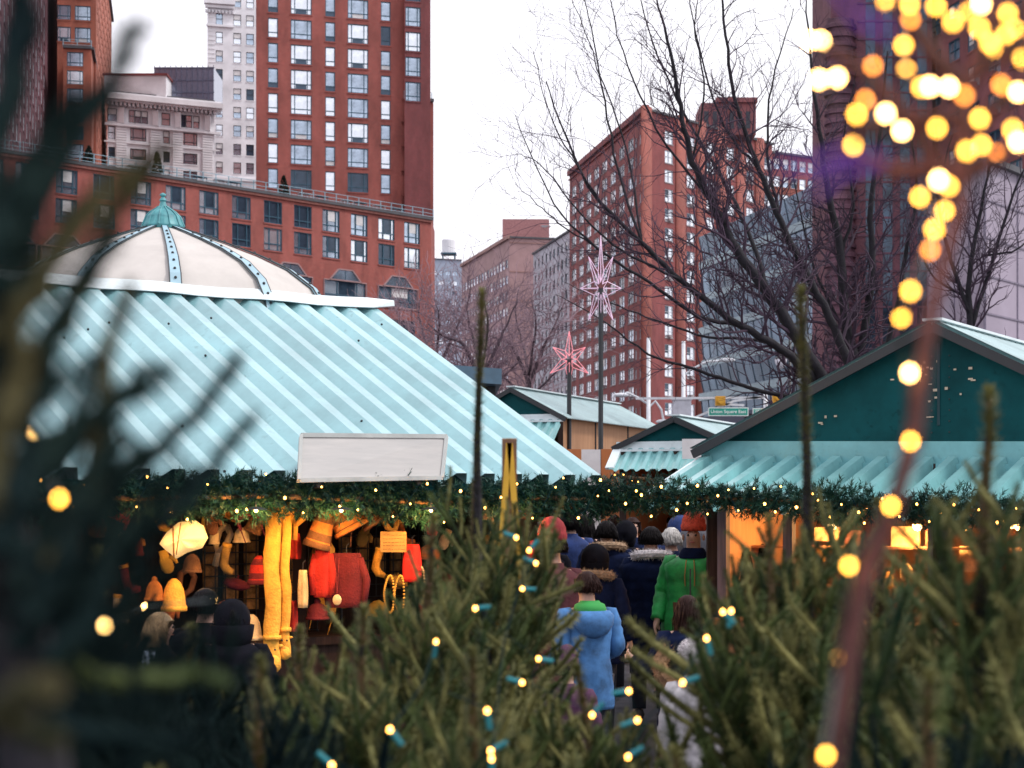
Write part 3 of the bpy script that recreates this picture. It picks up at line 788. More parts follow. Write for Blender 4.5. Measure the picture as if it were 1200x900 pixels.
# eave fascia, ceiling and walls
zc_ = CZ + .17
def q3(s, d, z): return Vector((Pc.x, Pc.y, 0)) - e3 * s + n3 * d + Vector((0, 0, z))
m = MB()
m.beam(q3(-.02, .04, zc_ - .03), q3(Lr, .04, zc_ - .03), .05, .14)
m.beam(q3(.02, 0.1, zc_ - .03), q3(.02, 9.2, zc_ - .03), .05, .14)
wbuild(m, 'fascia', [teal_board], root)
m = MB()
i0 = [q3(.15, .1, zc_ + .02), q3(Lr, .1, zc_ + .02), q3(Lr, 3.2, zc_ + .02), q3(.15, 3.2, zc_ + .02)]; m.face(i0)
wbuild(m, 'ceiling', [wood_dark], root)
m = MB()
for s0, s1, d0, d1 in ((.3, Lr, 2.3, 2.36), (.3, .36, .9, 2.3), (3.9, 3.96, .9, 2.3)):
    a_ = q3(s0, d0, 0); b_ = q3(s1, d0, 0); c__ = q3(s1, d1, 0); d_ = q3(s0, d1, 0)
    m.rings([[a_ + up * z, b_ + up * z, c__ + up * z, d_ + up * z] for z in (0, zc_)])
wbuild(m, 'wall', [wood_dark], root)
for s_, d_ in ((.2, .7), (2.3, .7), (4.4, .7), (6.4, .7)):
    m = MB(); p = q3(s_, d_, 0); m.box(p.x - .05, p.x + .05, p.y - .05, p.y + .05, 0, zc_); wbuild(m, 'post', [wood_dark], root)
m = MB(); a_ = q3(.4, .85, .9); b_ = q3(6.4, .85, .9); m.beam(a_, b_, .55, .06); m.beam(a_ - up * .45 - n3 * .2, b_ - up * .45 - n3 * .2, .04, .84)
wbuild(m, 'counter', [wood_dark], root)
# gable triangle at right end of roof (under verge)
m = MB(); a_ = q3(.05, .05, zc_); b_ = q3(.05, 3.45, zc_ + 1.6); c__ = q3(.05, 5.85, zc_ + 1.6); d_ = q3(.05, 9.2, zc_)
m.rings([[a_, b_, c__, d_], [p - e3 * .04 for p in (a_, b_, c__, d_)]]); wbuild(m, 'gable_board', [teal_board], root)
# dome
dc = Vector((-3.36, 17.25, CZ + 1.74))
dm = MB(); nseg = 12; prof = [(1.70, 0.0), (1.66, .16), (1.54, .35), (1.30, .53), (1.0, .675), (.68, .80), (.40, .90), (.15, .985)]
seg_n = 48
rings = []
for r_, z_ in prof:
    ring = []
    for j in range(seg_n):
        a = 2 * math.pi * j / seg_n + .26; ph = (j % 4) / 4
        fl = 1 - .035 * math.sin(math.pi * ph) * min(1, r_)      # panels slightly flat between ribs
        ring.append(dc + Vector((r_ * fl * math.cos(a), r_ * fl * math.sin(a), z_)))
    rings.append(ring)
dm.rings(rings); wbuild(dm, 'dome', [canvas], root, True)
for k in range(nseg):
    rb_ = MB(); a = 2 * math.pi * k / nseg + .26; c_, s_ = math.cos(a), math.sin(a); td = Vector((-s_, c_, 0)); rr = []
    for r_, z_ in prof:
        p = dc + Vector(((r_ + .012) * c_, (r_ + .012) * s_, z_ + .008)); wd = .018 + .026 * (r_ / 1.5)
        rr.append([p - td * wd - Vector((c_, s_, 0)) * .01, p - td * wd + up * .006 + Vector((c_, s_, 0)) * .012, p + td * wd + up * .006 + Vector((c_, s_, 0)) * .012, p + td * wd - Vector((c_, s_, 0)) * .01])
    rb_.rings(rr, 0)
    for sgn in (-1, 1):
        rb_.tube([dc + Vector(((r_ + .02) * c_, (r_ + .02) * s_, z_ + .012)) + td * sgn * (.022 + .026 * r_ / 1.5) for r_, z_ in prof], .007, 4, 1)
    for (r_, z_), (r2, z2) in zip(prof[:-2], prof[1:-1]):
        for fr in (.25, .75):
            rb_.ball(dc + Vector(((r_ + (r2 - r_) * fr + .03) * c_, (r_ + (r2 - r_) * fr + .03) * s_, z_ + (z2 - z_) * fr + .015)), .014, 5, 1)
    wbuild(rb_, 'dome_rib', [rib_mat, black_metal], root)
fm_ = MB(); fp_ = [(r_, .95 + (z_ - 1.06) * .78) for r_, z_ in [(.13, 1.06), (.20, 1.09), (.205, 1.13), (.19, 1.17), (.165, 1.25), (.12, 1.31), (.07, 1.35), (.04, 1.38), (.025, 1.44), (.035, 1.455), (.03, 1.47), (.015, 1.50), (.03, 1.515), (.028, 1.535), (.005, 1.55)]]
fm_.lathe(fp_, 24, dc)
for k in range(12):
    a = k * math.pi / 6; fm_.tube([dc + Vector(((r_ + .004) * math.cos(a), (r_ + .004) * math.sin(a), z_)) for r_, z_ in fp_[2:8]], .008, 4)
wbuild(fm_, 'finial', [copper], root)
m = MB(); m.lathe([(1.8, -.25), (1.8, -.02), (1.68, .02)], 32, dc); m.lathe([(1.7, -.6), (1.7, -.25)], 24, dc); wbuild(m, 'dome_curb', [flash_mat], root)

# white blank board lying on the roof
sb = MB(); s0 = P(353, 510, 12.42); s1 = P(523, 511.5, 13.08); b0 = P(350.5, 563, 12.26); b1 = P(518, 560, 12.94)
bn = (s1 - s0).cross(b0 - s0).normalized(); bn = bn if bn.y < 0 else -bn
fr = [b0, b1, s1, s0]; o_ = b0.copy()
sgn = thing('blank_sign', 'blank whitewashed board fixed low on the ribbed turquoise roof', 'sign', o_)
sb.rings([[p - bn * .04 for p in fr], [p for p in fr]]); wbuild(sb, 'board', [mat('whitewashed_board', (.50, .48, .46), .8, .10, 2.5, stretch=(1, 1, 9), col2=(.42, .41, .40))], sgn)
sb = MB()
for i in range(4): sb.beam(fr[i] + bn * .004, fr[(i + 1) % 4] + bn * .004, .022, .03)
wbuild(sb, 'frame', [mat('board_edge', (.5, .52, .5), .6, .1)], sgn)
sb = MB()
for p in (b0.lerp(b1, .15), b0.lerp(b1, .85)): sb = MB(); sb.beam(p - bn * .03 - up * .02, p - bn * .03 + n3 * .25 - up * .08, .04, .04); wbuild(sb, 'bracket', [black_metal], sgn)

# ------------------------------------------------------------------ gabled stalls
def shed(name, label, pk, W, rise, baseY, g, e, L, awn, awt, base_z_l, tilt, wallm, period=.2, amp=.04, roofm=roof_pale, ov=.06, wallpanels=None, awm=awn_paint, wl=0, awD2=None, band=.12):
    """pk peak point; W half width; eaves at rise below; ridge along g for L; awning length awt (horizontal) sloping awn"""
    g3 = Vector((g[0], g[1], 0)).normalized(); e_ = Vector((e[0], e[1], 0)).normalized()
    root = thing(name, label, 'market stall', (pk.x, pk.y, 0), group='stalls of the holiday market')
    L0 = pk - e_ * W - up * rise; R0 = pk + e_ * W - up * (rise + tilt * 2 * W)
    # roof slopes, ridges run front to back
    for nm, edge, sgn in (('roof', R0, 1), ('roof', L0, -1)):
        m = MB(); v = (pk - edge); corr(m, edge - g3 * ov - v.normalized() * .10, g3, L + ov, v, v.length + .10, .076 if W < 1.2 else .16, .018 if W < 1.2 else .035); wbuild(m, nm, [roofm], root)
    m = MB(); m.beam(pk + up * .03 - g3 * ov, pk + up * .03 + g3 * L, .16, .02); wbuild(m, 'ridge_cap', [flash_mat], root)
    # rake boards
    m = MB()
    for a_, b_ in ((L0, pk), (R0, pk)):
        m.beam(a_ - (b_ - a_).normalized() * .08 - g3 * (ov + .01) - up * .03, b_ - g3 * (ov + .01) - up * .03, .03, .07)
    wbuild(m, 'rake_board', [black_metal], root)
    # gable
    m = MB(); bz = base_z_l
    gl = [Vector((L0.x, L0.y, bz)), Vector((R0.x, R0.y, bz - tilt * 2 * W)), R0.copy(), pk - up * .02, L0.copy()]
    m.rings([[p for p in gl], [p + g3 * .04 for p in gl]]); wbuild(m, 'gable', [teal_board], root)
    if W > 1.2:
        m = MB(); p = pk + g3 * -.008
        x_ = p + e_ * .02; m.beam(x_ - up * .15, Vector((x_.x, x_.y, bz + .1)), .008, .02)
        wbuild(m, 'board_joint', [mat('joint_dark', (.006, .04, .05), .6)], root)
        m = MB()
        for z in range(9):
            for s in (-.05, .09): m.ball(x_ + e_ * s - up * (.25 + z * .085) - g3 * .01, .007, 5)
        wbuild(m, 'rivet', [black_metal], root)
        m = MB()
        for k in range(34):
            s = random.choice((-.9, -.95, -.1, -.02, 0.05, .35)) + random.gauss(0, .08); zz = random.uniform(.28, .8)
            c_ = pk + e_ * s - up * zz - g3 * .009
            if c_.z < bz + .1 or zz < .2 + abs(s) * rise / W: continue
            m.box(-random.uniform(.004, .022), random.uniform(.004, .02), -.002, .002, -.004, random.uniform(.002, .02), 0, Matrix.Translation(c_) @ Matrix.Rotation(math.atan2(e_.y, e_.x), 4, 'Z'))
        wbuild(m, 'paint_chip', [mat('bare_chip', (.6, .5, .38), .8)], root)
    # band
    m = MB(); m.beam(gl[0] - g3 * .015 - e_ * .03 - up * band * .4, gl[1] - g3 * .015 - up * band * .4, .03, band)
    m.beam(gl[0] - g3 * .05 - e_ * .03 - up * band * .9, gl[1] - g3 * .05 - up * band * .9, .1, band * .25)
    wbuild(m, 'band', [teal_lt if W > 1.2 else flash_mat], root)
    # awning
    m = MB(); fa = (g3 * awt + up * awn * awt); fl = fa.length
    al = gl[0] - up * band * .9 - g3 * .02; ar = gl[1] - up * band * .9 - g3 * .02
    D2 = fl if awD2 is None else awD2
    base_e = (ar - al)
    corr(m, al, base_e, base_e.length, -fa, fl, period, amp, D2=D2, prof=(.34, .12, .16, .38))
    wbuild(m, 'awning', [awm], root)
    m = MB()
    m.beam(al + up * .05, al - fa + up * .04, .12, .035); wbuild(m, 'awning_edge', [flash_mat], root)
    # walls
    z0 = al.z - .02
    m = MB(); a_ = gl[0] + e_ * .08; b_ = gl[1] - e_ * .08
    side = [(b_, b_ + g3 * (L - .15)), (b_ + g3 * (L - .15), a_ + g3 * (L - .15)), (a_ + g3 * (L - .15), a_)]
    for p, q in side: m.beam(Vector((p.x, p.y, (R0.z + .01) / 2)), Vector((q.x, q.y, (R0.z + .01) / 2)), .03, R0.z - .01)
    wbuild(m, 'wall', [wallm], root)
    m = MB()
    for k in range(4):
        p = b_ + g3 * (L - .15) * k / 3 + e_ * .02; m.beam(Vector((p.x, p.y, 0)), Vector((p.x, p.y, R0.z - .02)), .03, .03)
    wbuild(m, 'batten', [black_metal], root)
    for p in (gl[0] + e_ * .05, gl[1] - e_ * .05, gl[0].lerp(gl[1], .5)):
        m = MB(); m.box(p.x - .045, p.x + .045, p.y - .1, p.y - .01, 0, z0); wbuild(m, 'post', [wood_dark], root)
    m = MB(); a2 = a_ - g3 * .1; b2 = b_ - g3 * .1; m.beam(Vector((a2.x, a2.y, .95)), Vector((b2.x, b2.y, .95)), .5, .05); m.beam(Vector((a2.x, a2.y, .46)), Vector((b2.x, b2.y, .46)), .04, .9)
    wbuild(m, 'counter', [ply], root)
    m = MB(); pts = [gl[0], gl[1], gl[1] + g3 * (L - .1), gl[0] + g3 * (L - .1)]; m.face([Vector((p.x, p.y, z0 + .12)) for p in pts]); wbuild(m, 'ceiling', [ply], root)
    return root, al - fa, ar - (fa.normalized() * D2), gl, g3, e_

gR = (.526, .85); eR = (.85, -.526)
pkR = Vector((1.68 + .85 * 1.92, 15 - .526 * 1.92, CZ + 1.466))
stallR, awl, awr, glR, gR3, eR3 = shed('market_stall', 'dark teal gabled stall with ribbed turquoise awning at the right side', pkR, 1.98, .92, 15, gR, eR, 3.6, .307, 1.18,
     CZ + .575, .022, ply, period=.19, amp=.085, roofm=roof_pale, awD2=1.5, ov=.10, band=.2)
g23 = (.394, .919); e23 = (.919, -.394)
pkM = P(600, 455, 30)
shed('market_stall', 'distant plywood stall with a long pale roof beside the black lamp pole', pkM, .92, .48, 30, g23, e23, 5.2, .9, .42, P(600, 487, 30).z, 0, ply, period=.16, amp=.04)
pkN = P(791.5, 489, 24)
rootN, nl_, nr_, glN, gN3, eN3 = shed('market_stall', 'small teal gabled stall with striped awning in front of the street signs', pkN, .80, .36, 24, g23, e23, 3.4, .8, .36, P(791, 518, 24).z, 0, ply_orange, period=.15, amp=.04)
garland('short garland hung below the striped awning of the small middle stall', [nl_ + Vector((.05, 0, -.05)), nl_.lerp(nr_, .5) - Vector((0, 0, .13)), nr_ - Vector((0, 0, .02))], .07, .04, 60, 14)
m = MB(); p = P(822, 526, 23.4); m.box(p.x - .25, p.x + .25, p.y, p.y + .03, p.z - .13, p.z + .13)
tag(m.build('blank_sign', [white_board]), 'small plain white panel on the corner of the small middle stall', 'sign')

# board fence beside middle stall
fz = P(0, 526, 27).z
for x0, x1, mm, lb in ((655, 681.5, ply_orange, 'brown board panel left of the white hoarding panel'), (681.5, 704.5, white_board, 'white board panel between two brown ones in the hoarding'), (704.5, 728, ply_orange, 'orange brown board panel right of the white hoarding panel')):
    m = MB(); a_ = P(x0, 600, 27); b_ = P(x1, 600, 27); m.box(a_.x, b_.x - .01, 27, 27.04, .02, fz + random.uniform(-.01, .01))
    m.box(a_.x + .01, a_.x + .05, 27.04, 27.1, .0, fz - .03)
    tag(m.build('hoarding_panel', [mm]), lb, 'hoarding', 'hoarding panels behind the left roof')
m = MB(); a_ = P(730.5, 600, 26.9); m.box(a_.x - .035, a_.x + .035, 26.86, 26.94, 0, fz - .35); tag(m.build('wooden_post', [wood_dark]), 'brown wooden post at the end of the hoarding', 'post')

# flat pavilion roof far behind the left stall
pv = thing('park_pavilion', 'dark blue flat roofed pavilion edge showing behind the turquoise roof', 'pavilion', (-2, 40, 0))
m = MB(); a1 = P(470, 408, 38); a2 = P(588, 432, 40); t1 = a1.z
q = [Vector((a1.x, 38, 0)), Vector((a2.x, 40, 0)), Vector((a2.x - .4, 48, 0)), Vector((a1.x - 2, 46, 0))]
m.rings([[p_ + up * (CZ + 2.85) for p_ in q], [p_ + up * (CZ + 3.2) for p_ in q]]); wbuild(m, 'roof', [mat('blue_fascia', (.05, .11, .17), .5, .1)], pv)
m = MB(); 
for p_ in q: pp = p_ + (Vector((-1.4, 43, 0)) - p_) * .25; m.box(pp.x - .15, pp.x + .15, pp.y - .15, pp.y + .15, 0, CZ + 2.84)
wbuild(m, 'column', [black_metal], pv)

# garlands on the large stalls
def gp(px, py, Y): return P(px, py, Y)
ge = [q3(6.3, -.05, zc_ - .07), q3(4.5, -.05, zc_ - .09), q3(3, -.05, zc_ - .06), q3(1.5, -.06, zc_ - .10), q3(.6, -.06, zc_ - .06), q3(-.05, -.06, zc_ - .09)]
garland('dense evergreen garland with small lights along the eave of the domed stall', ge, .155, .04, 700, 45)
g2 = [Vector((.66, 13.9, P(0, 579, 13.9).z)), P(740, 583, 13.85), P(830, 583, 13.5), P(950, 589, 13.0), P(1100, 597, 12.5), P(1290, 606, 11.9)]
garland('evergreen garland spanning the gap and the right awning edge', g2, .118, .04, 660, 42)
# ------------------------------------------------------------------ street furniture seen over the roofs
def pole(name, label, cat, x, y, z1, r, m_, group=None):
    root = thing(name, label, cat, (x, y, 0), group=group)
    m = MB(); m.lathe([(r * 1.8, 0), (r * 1.6, .5), (r, .6), (r * .7, z1)], 10); m.build('pole', [m_], root, True)
    return root
Yp = 85
for px, ytop, lb, arms in ((760, 396, 'slim white street lamp with two low curved arms left of the signal mast', ((748, 466, 735, 460, 728, 463), (768, 470, 775, 480, 778, 494))),
                           (801, 400, 'white street lamp with a long arm reaching right above the green sign', ((812, 432, 828, 424, 852, 422),))):
    b_ = P(px, 0, Yp); t_ = P(px, ytop, Yp)
    rt = pole('street_lamp', lb, 'street lamp', b_.x, Yp, t_.z, .13, white_metal, 'street lamps along the road')
    for arm in arms:
        ps = [P(px, arm[1] + 8, Yp)] + [P(arm[i], arm[i + 1], Yp) for i in (0, 2, 4)]
        m = MB(); m.tube([p - rt.location for p in ps], .06, 6); m.build('arm', [white_metal], rt)
        m = MB(); e_ = ps[-1] - rt.location; m.ball(e_, .22, 8, sc=(1.8, 1, .5)); m.build('lamp_head', [white_metal], rt)
# signal mast with signs
rt = pole('traffic_signal', 'traffic signal mast arm carrying green street signs and yellow signal heads', 'traffic signal', P(897, 0, 82).x, 82, P(0, 462, 82).z, .14, white_metal)
m = MB()
for a_, b_ in (((897, 466), (745, 467)), ((897, 464), (860, 470)), ((860, 470), (808, 492)), ((872, 475), (838, 473))):
    m.beam(P(*a_, 82) - rt.location, P(*b_, 82) - rt.location, .1, .1)
m.build('mast_arm', [white_metal], rt)
def txt(s_, w_, h_, parent, loc, mt, rz=0):
    cu = bpy.data.curves.new('lettering', 'FONT'); cu.body = s_; cu.size = 1; cu.align_x = 'CENTER'; cu.align_y = 'CENTER'; cu.extrude = .004; cu.offset = .012
    o = bpy.data.objects.new('lettering', cu); C.objects.link(o); cu.materials.append(mt)
    bpy.context.view_layer.update(); dx = max(.01, o.dimensions.x); dy = max(.01, o.dimensions.y)
    o.scale = (w_ / dx, h_ / dy, 1); o.rotation_euler = (R(90), 0, rz); o.parent = parent; o.location = loc
    bpy.context.view_layer.update(); dg = bpy.context.evaluated_depsgraph_get(); me = bpy.data.meshes.new_from_object(o.evaluated_get(dg))
    o2 = bpy.data.objects.new('lettering', me); C.objects.link(o2); o2.parent = parent; o2.location = loc; o2.scale = o.scale; o2.rotation_euler = o.rotation_euler
    bpy.data.objects.remove(o); o2.name = 'lettering'
    return o2
sg_green = mat('sign_green', (.0, .30, .22), .4, .05); sg_white = mat('sign_white', (.8, .85, .82), .5, .03)
for x0, x1, y0, y1, s_, lb in ((830, 877, 477.5, 487.5, 'Union Square East', 'long green street sign reading Union Square East'), (882, 904, 478.5, 486, '100 E 16 St', 'short green street sign right of the longer one')):
    c = P((x0 + x1) / 2, (y0 + y1) / 2, 81.6); sx = (x1 - x0) / F * 81.6; sz = (y1 - y0) / F * 81.6
    so_ = thing('street_sign', lb, 'street sign', c, group='street name signs')
    m = MB(); m.box(-sx / 2, sx / 2, -.02, .02, -sz / 2, sz / 2, 1); m.box(-sx / 2 + .04, sx / 2 - .04, -.03, -.02, -sz / 2 + .04, sz / 2 - .04, 0); m.build('plate', [sg_green, sg_white], so_)
    if len(s_) > 12: txt(s_, sx * .88, sz * .5, so_, (0, -.04, 0), sg_white)
    else: txt(s_, sx * .8, sz * .5, so_, (0, -.04, 0), sg_white)
yel = mat('signal_yellow', (.62, .32, .02), .5, .08)
for px, py, hh, lb in ((844, 470, 11, 'yellow signal head hanging left above the green sign'), (911, 476, 30, 'tall yellow signal head right of the mast'), (897, 487, 14, 'low yellow signal box under the small green sign')):
    m = MB(); hz = hh / 2 / F * 82; m.box(-.22, .22, -.16, .16, -hz, hz)
    n_ = 3 if hh > 12 else 1
    for k in range(n_):
        z = hz * (1 - (2 * k + 1) / n_); m.lathe([(.13, -.0), (.15, .2)], 10, (0, 0, 0)); m.v[-20:] = [Vector((v.x, -.16 - v.z, z + v.y)) for v in m.v[-20:]]
    tag(m.build('signal_head', [yel], loc=P(px, py, 81.7)), lb, 'signal head', 'yellow signal heads')
m = MB(); c = P(799, 484, 84.5); m.box(-.42, .42, -.25, .25, -.0, 1.0); m.box(-.46, .46, -.29, .29, 1.0, 1.06); m.box(-.05, .05, -.05, .05, -c.z + .4, 0)
tag(m.build('cabinet', [mat('pale_grey_cabinet', (.5, .5, .56), .6)], loc=(c.x, 84.5, c.z - .4)), 'pale grey utility box high on a post behind the small stall', 'utility box')
# lantern
c = P(915, 0, 50); rt = pole('park_lantern', 'black park lamp post with a hanging glass lantern under bare branches', 'lamp post', c.x + .25, 50, P(0, 400, 50).z, .06, black_metal)
m = MB(); zt_ = P(0, 400, 50).z; m.tube([(0, 0, zt_), (-.05, 0, zt_ + .15), (-.22, 0, zt_ + .15), (-.25, 0, zt_ - .1)], .02, 6); m.build('arm', [black_metal], rt)
zl = P(0, 425, 50).z
m = MB(); m.lathe([(.03, .34), (.07, .28), (.08, .2), (.16, .12), (.18, .1)], 12, (-.25, 0, zl)); m.build('lamp_cap', [black_metal], rt)
m = MB(); m.lathe([(.17, .1), (.16, 0), (.09, -.14), (.02, -.18)], 12, (-.25, 0, zl)); m.build('lamp_globe', [mat('frosted_globe', (.7, .68, .75), .3, .05)], rt, True)

# star lights on poles
def star(label, px, py, Y, rx, ry, mt, mtp, polex, spikes):
    root = thing('star_light', label, 'star light', P(px, 600, Y) - Vector((0, 0, CZ)), group='rope light stars on black poles')
    c = P(px, py, Y) - root.location; s_ = Y / F
    m = MB(); m.tube([(0, 0, 0), (0, 0, c.z)], .038, 8); m.build('pole', [black_metal], root)
    tips = []
    for k in range(spikes):
        a = math.pi / 2 + k * 2 * math.pi / spikes; tips.append((a, 1.0 if k % 2 == 0 else .85))
    m = MB()
    for a, l_ in tips:
        tip = c + Vector((math.cos(a) * rx * l_ * s_, .0, math.sin(a) * ry * l_ * s_))
        ins = []
        for da in (-math.pi / spikes, math.pi / spikes):
            b_ = c + Vector((math.cos(a + da) * rx * .34 * s_, 0, math.sin(a + da) * ry * .34 * s_)); ins.append(b_)
            m.tube([b_, tip], .0055, 4)
        for dy in (-.3, .3):
            fr_ = c + Vector((math.cos(a) * rx * .12 * s_, dy * rx * s_ * .6, math.sin(a) * ry * .12 * s_)); m.tube([fr_, tip], .0045, 4)
            for b_ in ins: m.tube([fr_, b_], .004, 4)
    m.build('rope_light', [mt], root)
star('glowing pink rope light star on a pole before the red corner building', 667, 421, 30, 26, 33, pink_neon, None, 0, 6)
star('large pale unlit rope light star at the top of the tall black pole', 704, 338, 27.5, 24, 62, white_neon, None, 0, 8)

# ------------------------------------------------------------------ bare trees
def rnd3_(s=1): return Vector((random.gauss(0, s), random.gauss(0, s), random.gauss(0, s)))
def grow(m, p, d, L, r, lv, mi=0, upb=.12, segs=5, kids=4, rmin=.004, curl=.18, spread=.6, flat=1.0, maxlv=3):
    pts = [p.copy()]; rad = [r]; q = p.copy(); dd = d.normalized(); dirs = [dd.copy()]
    for i in range(segs):
        dd = (dd + rnd3(curl) * Vector((1, flat, 1)) + Vector((0, 0, upb))).normalized(); q = q + dd * (L / segs); pts.append(q.copy()); dirs.append(dd.copy())
        rad.append(max(rmin * .6, r * (1 - .8 * (i + 1) / segs)))
    m.tube(pts, rad, 5 if lv == 0 else (4 if lv == 1 else 3), mi, cap=False)
    if lv < maxlv:
        for k in range(kids):
            t = .2 + .8 * (k + random.random()) / kids; i = min(segs - 1, int(t * segs)); f_ = t * segs - i
            b = pts[i].lerp(pts[min(segs, i + 1)], min(1, f_)); sdv = (dirs[i].cross(Vector((0, 1, 0)) if random.random() < .7 else rnd3())).normalized() * random.choice((-1, 1))
            nd = (dirs[i] * (1 - spread * .4) + sdv * spread + rnd3(.12)).normalized()
            grow(m, b, nd, L * random.uniform(.38, .62), max(rmin, r * .5), lv + 1, mi, upb, max(3, segs - 1), kids, rmin, curl, spread, flat, maxlv)

def limb_path(lst): return [P(x, y, Y) for x, y, Y in lst]
def bare_tree(name, label, base, limbs, mt, mt2, side, kidn, maxlv, rmin, klen, upb=.1, density=1.0, group='bare trees behind the stalls'):
    root = thing(name, label, 'bare tree', base, group=group)
    tr = MB(); cr = MB(); off = Vector(base)
    for pts, r0, r1 in limbs:
        pts = [Vector(p) - off for p in pts]
        # smooth
        sm = []
        for i in range(len(pts) - 1):
            a0 = pts[max(0, i - 1)]; a1 = pts[i]; a2 = pts[i + 1]; a3 = pts[min(len(pts) - 1, i + 2)]
            for j in range(5):
                t = j / 5; sm.append(.5 * ((2 * a1) + (a2 - a0) * t + (2 * a0 - 5 * a1 + 4 * a2 - a3) * t * t + (3 * a1 - a0 - 3 * a2 + a3) * t ** 3))
        sm.append(pts[-1]); n = len(sm)
        sm = [p + rnd3(.012) * (1 if 0 < i < n - 1 else 0) for i, p in enumerate(sm)]
        rad = [(r0 + (r1 - r0) * i / (n - 1)) * .72 for i in range(n)]
        tr.tube(sm, rad, 7, 0, cap=True)
        L = sum((sm[i + 1] - sm[i]).length for i in range(n - 1))
        nk = int(L * side * density)
        for k in range(nk):
            t = (.12 + .88 * (k + random.random()) / nk) * (n - 1); i = min(n - 2, int(t)); b = sm[i].lerp(sm[i + 1], t - i); d = (sm[i + 1] - sm[i]).normalized()
            sdv = d.cross(Vector((0, 1, 0))).normalized() * random.choice((-1, 1)) + Vector((0, random.gauss(0, .5), 0))
            nd = (d * .9 + sdv * .75 + Vector((0, 0, .15))).normalized(); rr = rad[i]
            grow(cr, b, nd, klen * random.uniform(.5, 1.15) * (.6 + .4 * rr / r0), max(rmin, rr * .42), 0 if rr > .04 else 1, 0, upb, 5, kidn, rmin, maxlv=maxlv)
    tr.build('trunk', [mt], root, True); cr.build('crown', [mt2], root)
    return root
Yt = 30
big = [
 (limb_path([(985, 620, 31), (980, 520, 31), (972, 455, 30.5)]), .24, .2),
 (limb_path([(975, 460, 30.5), (940, 405, 30), (905, 352, 30), (862, 290, 30), (838, 245, 30), (812, 190, 30), (800, 140, 30), (785, 60, 30), (770, 0, 30)]), .17, .02),
 (limb_path([(962, 452, 30.5), (915, 408, 29.5), (868, 382, 29), (800, 330, 29), (752, 285, 29), (702, 235, 29), (672, 180, 29), (640, 95, 29)]), .11, .012),
 (limb_path([(868, 382, 29.5), (820, 370, 29), (760, 330, 28.5), (700, 290, 28), (650, 240, 28), (604, 135, 28)]), .055, .008),
 (limb_path([(905, 352, 30), (880, 280, 30.5), (850, 215, 31), (800, 130, 31), (765, 50, 31), (745, -20, 31)]), .06, .01),
 (limb_path([(800, 330, 29), (740, 300, 28.5), (690, 262, 28), (640, 200, 28), (610, 180, 28)]), .035, .006),
 (limb_path([(752, 285, 29), (725, 200, 29.3), (705, 100, 29.4), (690, 20, 29.5), (680, -20, 29.5)]), .035, .006),
 (limb_path([(980, 470, 31), (965, 440, 31), (900, 400, 31.5), (830, 395, 31.5), (770, 375, 31.5), (715, 355, 31.5), (660, 330, 31.5)]), .06, .006),
 (limb_path([(945, 470, 31), (880, 455, 31), (820, 435, 31), (760, 415, 31), (700, 372, 31), (650, 345, 31)]), .06, .006),
  (limb_path([(752, 285, 29), (735, 180, 29.5), (700, 80, 29.6), (668, -10, 29.6)]), .03, .007),
 (limb_path([(838, 245, 30), (770, 150, 30.3), (730, 60, 30.4), (712, -20, 30.4)]), .035, .008),
 (limb_path([(702, 235, 29), (662, 170, 28.8), (640, 120, 28.7), (625, 60, 28.7)]), .022, .006),
 (limb_path([(812, 190, 30), (825, 110, 30.2), (815, 30, 30.2), (822, -20, 30.2)]), .03, .008),
 (limb_path([(700, 290, 28), (655, 262, 28), (625, 235, 28), (603, 215, 28)]), .02, .005),
 (limb_path([(1010, 470, 32), (985, 400, 32), (950, 330, 32), (915, 260, 32), (890, 200, 32), (865, 130, 32), (850, 40, 32), (845, -30, 32)]), .13, .02),
 (limb_path([(915, 260, 32), (900, 180, 32.5), (905, 100, 32.5), (930, 10, 32.5)]), .05, .01),
 (limb_path([(890, 200, 32), (850, 150, 32), (820, 60, 32), (805, -20, 32)]), .04, .01),
]
bare_tree('bare_tree', 'large bare tree with long dark limbs reaching left across the red corner building', P(985, 600, 31) - Vector((0, 0, CZ)), big, bark, twig_purple, 4.2, 6, 2, .0036, 1.5, .10)
br2 = [
 (limb_path([(1015, 700, 33), (1010, 460, 33), (992, 390, 33), (985, 300, 33), (968, 210, 33), (955, 110, 33), (945, 0, 33)]), .2, .015),
 (limb_path([(1005, 430, 33), (1022, 330, 33), (1020, 240, 33), (1032, 150, 33), (1040, 60, 33)]), .12, .02),
 (limb_path([(1015, 470, 33.5), (1045, 390, 33.5), (1060, 300, 33.5), (1075, 220, 33.5), (1060, 120, 33.5)]), .1, .015),
 (limb_path([(985, 300, 33), (1000, 240, 33), (990, 160, 33), (1005, 80, 33)]), .05, .01),
 (limb_path([(992, 390, 33), (960, 330, 33), (940, 260, 33), (925, 170, 33)]), .05, .008)]
bare_tree('bare_tree', 'upright bare tree with crossing dark stems in front of the ribbed tower', P(1015, 600, 33) - Vector((0, 0, CZ)), br2, bark, twig_purple, 2.8, 5, 2, .0045, 1.5, .12)
br3 = [
 (limb_path([(1140, 650, 44), (1138, 400, 44), (1135, 330, 44), (1150, 240, 44), (1165, 170, 44)]), .17, .02),
 (limb_path([(1138, 385, 44), (1165, 300, 44), (1190, 220, 44), (1210, 180, 44)]), .09, .015),
 (limb_path([(1137, 370, 44), (1110, 290, 44), (1100, 220, 44), (1120, 150, 44)]), .09, .012),
 (limb_path([(1136, 350, 44), (1090, 320, 44), (1075, 260, 44)]), .06, .01),
 (limb_path([(1150, 300, 44), (1195, 290, 44), (1230, 240, 44)]), .05, .01)]
